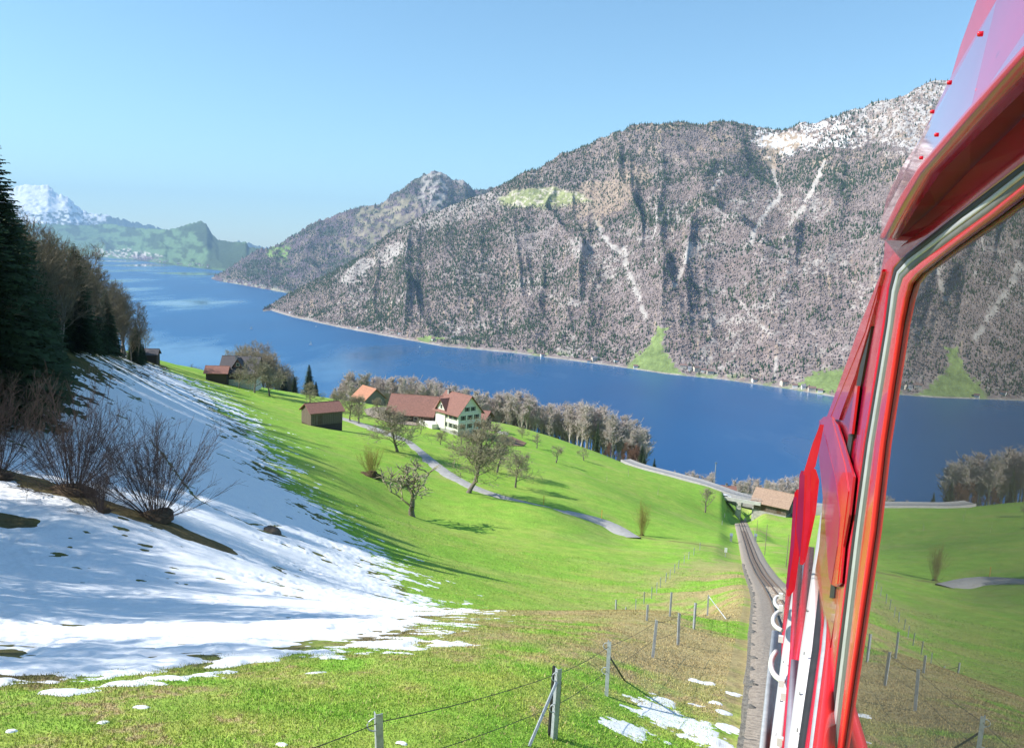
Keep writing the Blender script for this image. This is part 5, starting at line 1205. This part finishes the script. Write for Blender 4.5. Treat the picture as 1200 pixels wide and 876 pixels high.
def P3(pt, e, s):
    u, v_ = pt[:2]
    if len(pt) > 2: return tp(u, v_, e=pt[2])
    if callable(s): return tp(u, v_, s=s(v_))
    if s is not None: return tp(u, v_, s=s)
    return tp(u, v_, e=e)
def slab(name, pts_, mat, e=None, s=None, th=.03, bevel=0, parent=None):
    A = [P3(p, e, s) for p in pts_]; n = len(A); B = [a+TN*th for a in A]
    b_ = MB(); b_.poly(A+B, [tuple(range(n)), tuple(range(2*n-1, n-1, -1))]+[(i, i+n, (i+1) % n+n, (i+1) % n) for i in range(n)])
    o = b_.build(name, mat, coach); cpart(o)
    me = o.data; bm = bmesh.new(); bm.from_mesh(me); bmesh.ops.recalc_face_normals(bm, faces=bm.faces)
    if bevel: bmesh.ops.bevel(bm, geom=bm.edges[:], offset=bevel, segments=2, affect='EDGES', clamp_overlap=True)
    bm.to_mesh(me); bm.free()
    if parent: o.parent = parent; o.matrix_parent_inverse = CI @ Matrix.Identity(4)
    return o
def strip(name, A, B, mat, e=None, s=None, th=.03, round_=0.0):
    """band between two traced edges, optionally domed towards the lens"""
    m_ = 7 if round_ else 2; V = []; n = len(A)
    for a, b in zip(A, B):
        pa_ = P3(a, e, s); pb_ = P3(b, e, s)
        for k in range(m_): t = k/(m_-1); V.append(pa_*(1-t)+pb_*t - TN*round_*math.sin(math.pi*t))
        V.append(pb_+TN*th); V.append(pa_+TN*th)
    w_ = m_+2; q = [(i*w_+j, i*w_+(j+1) % w_, (i+1)*w_+(j+1) % w_, (i+1)*w_+j) for i in range(n-1) for j in range(w_)]
    me = np_mesh(name, np.array(V), quads=np.array(q)); bm = bmesh.new(); bm.from_mesh(me); bmesh.ops.holes_fill(bm, edges=bm.edges[:]); bmesh.ops.recalc_face_normals(bm, faces=bm.faces); bm.to_mesh(me); bm.free()
    if round_: me.polygons.foreach_set('use_smooth', np.ones(len(me.polygons), bool))
    return cpart(obj(name, me, mat, coach))
import bmesh
VS = [0, 1, 2, 3, 4, 5, 6, 7, 8, 9, 10, 11]
L0 = [(950, 960), (961, 876), (990, 620), (1004, 520), (1025, 380), (1031, 335), (1037, 310), (1050, 293), (1100, 254), (1150, 215), (1200, 176), (1300, 98)]      # outer edge of the red frame
L1 = [(957, 960), (968, 876), (999, 620), (1013, 520), (1036, 380), (1041, 338), (1047, 314), (1060, 299), (1105, 263), (1153, 226), (1204, 187), (1304, 110)]     # gasket outer edge
L2 = [(970, 960), (981, 876), (1011, 620), (1024, 520), (1047, 380), (1052, 345), (1058, 326), (1070, 314), (1112, 283), (1160, 248), (1210, 208), (1310, 136)]     # gasket inner edge
L3 = [(974, 960), (985, 876), (1022, 620), (1033, 520), (1054, 380), (1060, 350), (1065, 332), (1074, 321), (1114, 289), (1162, 253), (1212, 213), (1312, 141)]
def lerpL(A, B, t): return [(a[0]*(1-t)+b[0]*t, a[1]*(1-t)+b[1]*t) for a, b in zip(A, B)]
glass = NT('tinted_window_glass'); gt_ = glass.t; gt_.nodes.remove(glass.b)
gl_ = glass.n('BsdfGlossy'); gl_.inputs['Roughness'].default_value = .0; gl_.inputs['Color'].default_value = (.95, .97, .95, 1)
trn = glass.n('BsdfTransparent'); trn.inputs['Color'].default_value = (.55, .62, .60, 1); fr_ = glass.n('Fresnel'); fr_.inputs['IOR'].default_value = 3.4
mx = glass.n('MixShader'); glass.l(fr_.outputs[0], mx.inputs[0]); glass.l(trn.outputs[0], mx.inputs[1]); glass.l(gl_.outputs[0], mx.inputs[2]); dst = glass.n('BsdfDiffuse'); dst.inputs['Color'].default_value = (.75, .76, .76, 1); m2 = glass.n('MixShader'); m2.inputs[0].default_value = .025; glass.l(mx.outputs[0], m2.inputs[1]); glass.l(dst.outputs[0], m2.inputs[2]); glass.l(m2.outputs[0], glass.out.inputs[0])
slab('window_glass', lerpL(L2, L3, .5)+[(1420, 60), (1420, 1300), (930, 1300)], glass.m, e=.280, th=.004)
strip('window_frame', L0, L1, M_pink, e=.266, th=.05, round_=.002)
strip('window_gasket', lerpL(L1, L2, 0), lerpL(L1, L2, .36), M_rubber, e=.268, th=.03)
strip('gasket_insert', lerpL(L1, L2, .36), lerpL(L1, L2, .60), M_alu, e=.266, th=.03, round_=.0015)  # aluminium strip; its upper run stands for the highlight on the dark gasket
strip('window_gasket', lerpL(L1, L2, .60), lerpL(L1, L2, 1), M_greyr, e=.268, th=.03)
strip('inner_frame', L2, L3, M_redo, e=.266, th=.012, round_=.002)
# body panel above and before the window
BIN = [(1037, 281), (1057, 276), (1098, 240), (1137, 199), (1200, 137), (1300, 40)]
slab('side_panel', BIN+[(1310, 98), (1200, 178), (1150, 217), (1100, 256), (1050, 295), (1038, 311), (1032, 336), (1026, 381), (1005, 521), (991, 621), (962, 877), (952, 961), (944, 961), (952, 877), (983, 621), (997, 521), (1018, 381), (1028, 336), (1036, 300)], M_purpf, e=.272, th=.06)
# roof fascia with its lip, underside and rivets
LIP = [(1034, 281), (1037, 279), (1058, 240), (1080, 203), (1137, 138), (1200, 68), (1300, -44)]
TOPL = [(1031, 277), (1034, 255), (1039, 232), (1054, 200), (1080, 160), (1114, 91), (1168, 0), (1230, -110)]
slab('roof_fascia', [(u, v_, .198+.05*min(1, k/3)) for k, (u, v_) in enumerate(TOPL)]+[(1300, -110, .248)]+[(u-1, v_-4) for u, v_ in LIP[::-1]], M_fascia, e=.19, th=.012)
LIP2 = [(1031, 277), (1034, 272), (1053, 233), (1076, 196), (1132, 130), (1194, 60), (1294, -52)]
strip('fascia_lip', LIP2, LIP, M_red, e=.186, th=.03, round_=.003)
A = [tp(*p, e=.195) for p in [(1035, 282), (1058, 242), (1080, 205), (1137, 140), (1200, 70), (1300, -42)]]; B = [tp(*p, e=.276) for p in BIN]
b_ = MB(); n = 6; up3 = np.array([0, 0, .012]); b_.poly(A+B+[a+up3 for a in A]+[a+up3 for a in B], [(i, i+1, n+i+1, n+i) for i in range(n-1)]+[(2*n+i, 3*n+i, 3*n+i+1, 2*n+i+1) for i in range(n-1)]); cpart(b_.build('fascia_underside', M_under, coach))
for (u, v_) in [(1112, 97), (1092, 131), (1097, 158), (1079, 185), (1148, 40)]:
    c = tp(u, v_, e=.188); b_ = MB(); b_.tube([c+TN*.004, c-TN*.0018, c-TN*.003], [.0034, .0034, .0016], 10); cpart(b_.build('rivet', M_red, coach, smooth=True))
slab('roof_edge', [(1146, -4), (1168, 0), (1140, 48), (1114, 92), (1126, 52), (1137, 22)], M_red, e=.262, th=.05)
slab('roof_edge', [(1146, -4), (1168, 0), (1230, -110), (1200, -110)], M_red, e=.262, th=.05)
# next compartment: roof edge, side panel and hinged windows dropping away downhill
def sd_(v_): return np.interp(v_, [300, 400, 500, 600, 700, 800, 900], [2.6, 3.4, 4.6, 7.0, 9.5, 9.0, 8.2])
slab('door_panel', [(1034, 318), (1028, 340), (1018, 383), (1002, 500), (990, 600), (984, 690), (972, 760), (962, 877), (944, 961), (930, 961), (941, 800), (950, 700), (960, 640), (966, 560), (975, 500), (1000, 440)], M_redd, e=.268, th=.25)
slab('roof_beam', [(1034, 315), (1027, 352), (1018, 385), (1002, 440), (987, 480), (983, 492), (970, 490), (975, 474), (1007, 382)], M_red, e=.255, th=.03, bevel=.002)
slab('roof_beam_edge', [(1034, 318), (1007, 384), (969, 488), (972, 491), (1013, 390)], M_pink, e=.252, th=.02)
slab('gap_strip', [(1026, 352), (1021, 383), (1005, 470), (992, 560), (983, 640), (977, 700), (972, 700), (978, 640), (987, 560), (1000, 470), (1016, 383)], M_rubber, e=.262, th=.02)  # black strip laid along the gap left of the window pillar
FE = lambda v_: float(np.interp(v_, [480, 690], [2.5, 2.9]))
fl = slab('window_flap', [(961, 492), (965, 488), (974, 488), (982, 498), (1000, 558), (995, 603), (988, 640), (984, 683), (979, 687), (973, 684), (980, 640), (983, 600), (970, 520)], M_red, e=.246, th=.01, bevel=.002)
slab('flap_edge', [(960, 492), (963, 497), (979, 560), (984, 605), (981, 640), (974, 684), (971, 676), (966, 600), (958, 520)], M_purp, e=.244, th=.008)  # left face of the flap, its reflection painted as purple
slab('flap_crease', [(975, 491), (990, 545), (994, 575), (987, 630), (981, 684), (978, 684), (984, 625), (986, 575), (982, 545)], M_redo, e=.243, th=.003)
slab('hinge_rod', [(1002, 452), (1005, 452), (998, 508), (994, 508)], M_redo, e=.25, th=.01)
slab('roof_beam', [(961, 497), (958, 513), (951, 546), (941, 556), (944, 546), (952, 520)], M_pink, s=4.6, th=.02)
slab('window_flap', [(937, 556), (939, 551), (943, 558), (942, 610), (937, 652), (933, 620)], M_purp, s=5.2, th=.02)
slab('window_flap', [(943, 557), (946, 547), (952, 549), (956, 562), (952, 600), (946, 628), (940, 656), (937, 661), (941, 610)], M_red, s=5.15, th=.02)
slab('flap_edge', [(946, 548), (948, 548), (947, 610), (939, 658), (943, 610)], M_pink, s=5.1, th=.01)
slab('window_flap', [(931, 577), (934, 573), (937, 585), (935, 640), (928, 690), (922, 698), (926, 640)], M_red, s=6.3, th=.02)
slab('flap_edge', [(930, 582), (932, 582), (929, 640), (922, 690), (921, 686), (926, 640)], M_purp, s=6.2, th=.01)
# lower side: running strips seen along the car
sb = lambda v_: float(np.interp(v_, [560, 660, 760, 880, 960], [13, 9.5, 7.2, 5.4, 4.9]))
def band(name, top, bot, mat, k=1.0, th=.05, mid=None):
    """top = (u0, u1, v), bot = (u0, u1) at the lower edge of the picture, carried on below it"""
    u0, u1, v0 = top; b0, b1 = bot; g = 84/(876-v0)
    Lp = [(u0, v0)]+([(mid[0], mid[2])] if mid else [])+[(b0, 876), (b0+(b0-(mid[0] if mid else u0))*84/(876-(mid[2] if mid else v0)), 960)]; Rp = [(u1, v0)]+([(mid[1], mid[2])] if mid else [])+[(b1, 876), (b1+(b1-(mid[1] if mid else u1))*84/(876-(mid[2] if mid else v0)), 960)]
    return strip(name, Lp, Rp, mat, s=lambda v_: sb(v_)*k, th=th)
band('sill_strip', (972, 977, 688), (952, 961), M_redo, .55, mid=(967, 972, 760))
band('sill_strip', (970, 973, 690), (948, 953), M_alu, .57, mid=(962.5, 967, 760))
band('red_strip', (966, 970, 668), (943, 948), M_red, .60, mid=(960, 963, 760))
band('rubber_strip', (965, 967, 640), (934.5, 943), M_rubber, .63, mid=(951.5, 960, 760))
band('white_side_band', (962, 964, 600), (923, 935), M_whitep, .70, th=.03, mid=(938, 952, 760))
band('inner_step_board', (945, 954, 660), (917, 925), M_brownw, 1.0, th=.04, mid=(932, 941, 760))
band('red_strip', (945, 948, 640), (917, 923), M_red, .80, mid=(930, 937, 760))
band('hose_pipe', (927, 929, 772), (919, 926), M_lav, .78, th=.05)
band('red_strip', (932, 935, 640), (916, 919), M_pink, .84, mid=(925.5, 928.5, 760))
band('white_side_band', (935, 940, 652), (902, 911), M_whitep, .92, th=.04, mid=(917, 926, 760))
band('brown_step_board', (922, 925, 812), (910, 917), M_brownw, .96, th=.03)
band('red_strip', (926, 930, 640), (913, 916), M_red, .98, mid=(916, 919, 745))
band('silver_rail', (904.5, 906.5, 738), (889.5, 892), M_alu, 1.02, th=.05)
band('silver_rail', (908.5, 911, 738), (895, 898.5), M_alu, 1.03, th=.05)
band('rail_gap', (906, 909, 738), (891.5, 895.5), M_rubber, 1.06, th=.05)
band('rail_gap', (910.5, 918, 738), (898, 903), M_greyr, 1.06, th=.05)
def handle(pl, r=.018, k=.86):
    P_ = [tp(u, v_, s=sb(v_)*k) for u, v_ in pl]; P_ = smooth_line(resample(np.array(P_), .04), 4); return cpart(MB().tube(P_, r, 8).build('grab_handle', M_whitep, coach, smooth=True))
handle([(917, 699), (911, 696), (907.5, 700), (907, 706), (909, 711), (915, 713)], .016)
handle([(916, 715), (909, 717), (905.5, 724), (906, 732), (910, 736), (916, 738)], .018)
handle([(909.5, 763), (905.5, 767), (903, 774), (903.5, 783), (907, 791), (912, 796), (918, 798)], .020)
for (u, v_) in [(915, 698), (915, 712), (915, 748), (916, 800), (918, 815), (914, 868)]:
    c = tp(u, v_, s=sb(v_)*.84); b_ = MB().box(c, (.035, .03, .05), -AZT); cpart(b_.build('handle_bracket', M_whitep, coach))
for (u, v_) in [(947, 715), (944, 765), (939, 812), (936, 855), (950, 668), (920, 775), (916, 820), (911, 860)]:
    k = .685 if u > 930 or u == 950 else .9; c = tp(u-1, v_, s=sb(v_)*k); cpart(MB().tube([c, c-TN*.006], .010, 8).build('screw', M_greyr, coach))
# inside: far wall posts, luggage rail, bench backs, floor and ceiling, all dimly seen through the pane
M_int = simple('dark_interior_panel', (.10, .085, .075), (.07, .06, .05), 3, .6); M_bench = simple('brown_bench', (.22, .10, .05), (.14, .07, .035), 4, .5)
C0 = CAM+TN*.30
def cb(f, r, z, d): return (CAM+TF*f+TN*r+np.array([0, 0, z]), d)
def cbox(name, f, r, z, d, mat): c = CAM+TF*f+TN*r+np.array([0, 0, z]); return cpart(MB().box(c, (d[1], d[0], d[2]), -AZT).build(name, mat, coach))
for f in (1.2, 2.9, 4.6, 6.3, 8.0): cbox('far_post', f, 2.75, -.45, (.16, .08, 1.5), M_int)
cbox('far_wall', 4.0, 2.8, -1.75, (9.5, .06, 1.1), M_int); cbox('floor', 4.2, 1.95, -2.3, (8.6, 1.7, .08), M_int); cbox('ceiling', 3.6, 1.95, .55, (7.4, 1.7, .06), M_int)
for f in (1.9, 3.6, 5.3): cbox('bench_back', f, 1.5, -1.45, (.08, 2.0, .95), M_bench); cbox('bench_seat', f-.25, 1.5, -1.85, (.5, 2.0, .07), M_bench)
# ------------------------------------------------------------------ air
hz = bpy.data.materials.new('haze'); hz.use_nodes = True; t = hz.node_tree; t.nodes.clear()
vo = t.nodes.new('ShaderNodeVolumePrincipled'); vo.inputs['Color'].default_value = (0.42, 0.68, 1.0, 1); vo.inputs['Density'].default_value = HAZE; vo.inputs['Anisotropy'].default_value = 0.0
mo = t.nodes.new('ShaderNodeOutputMaterial'); t.links.new(vo.outputs[0], mo.inputs['Volume'])
b_ = MB().box((0, 12000, 1050), (52000, 34000, 2114)); o = b_.build('haze', hz); tag(o, 'thin blue spring haze over the lake', 'haze', None, 'stuff')
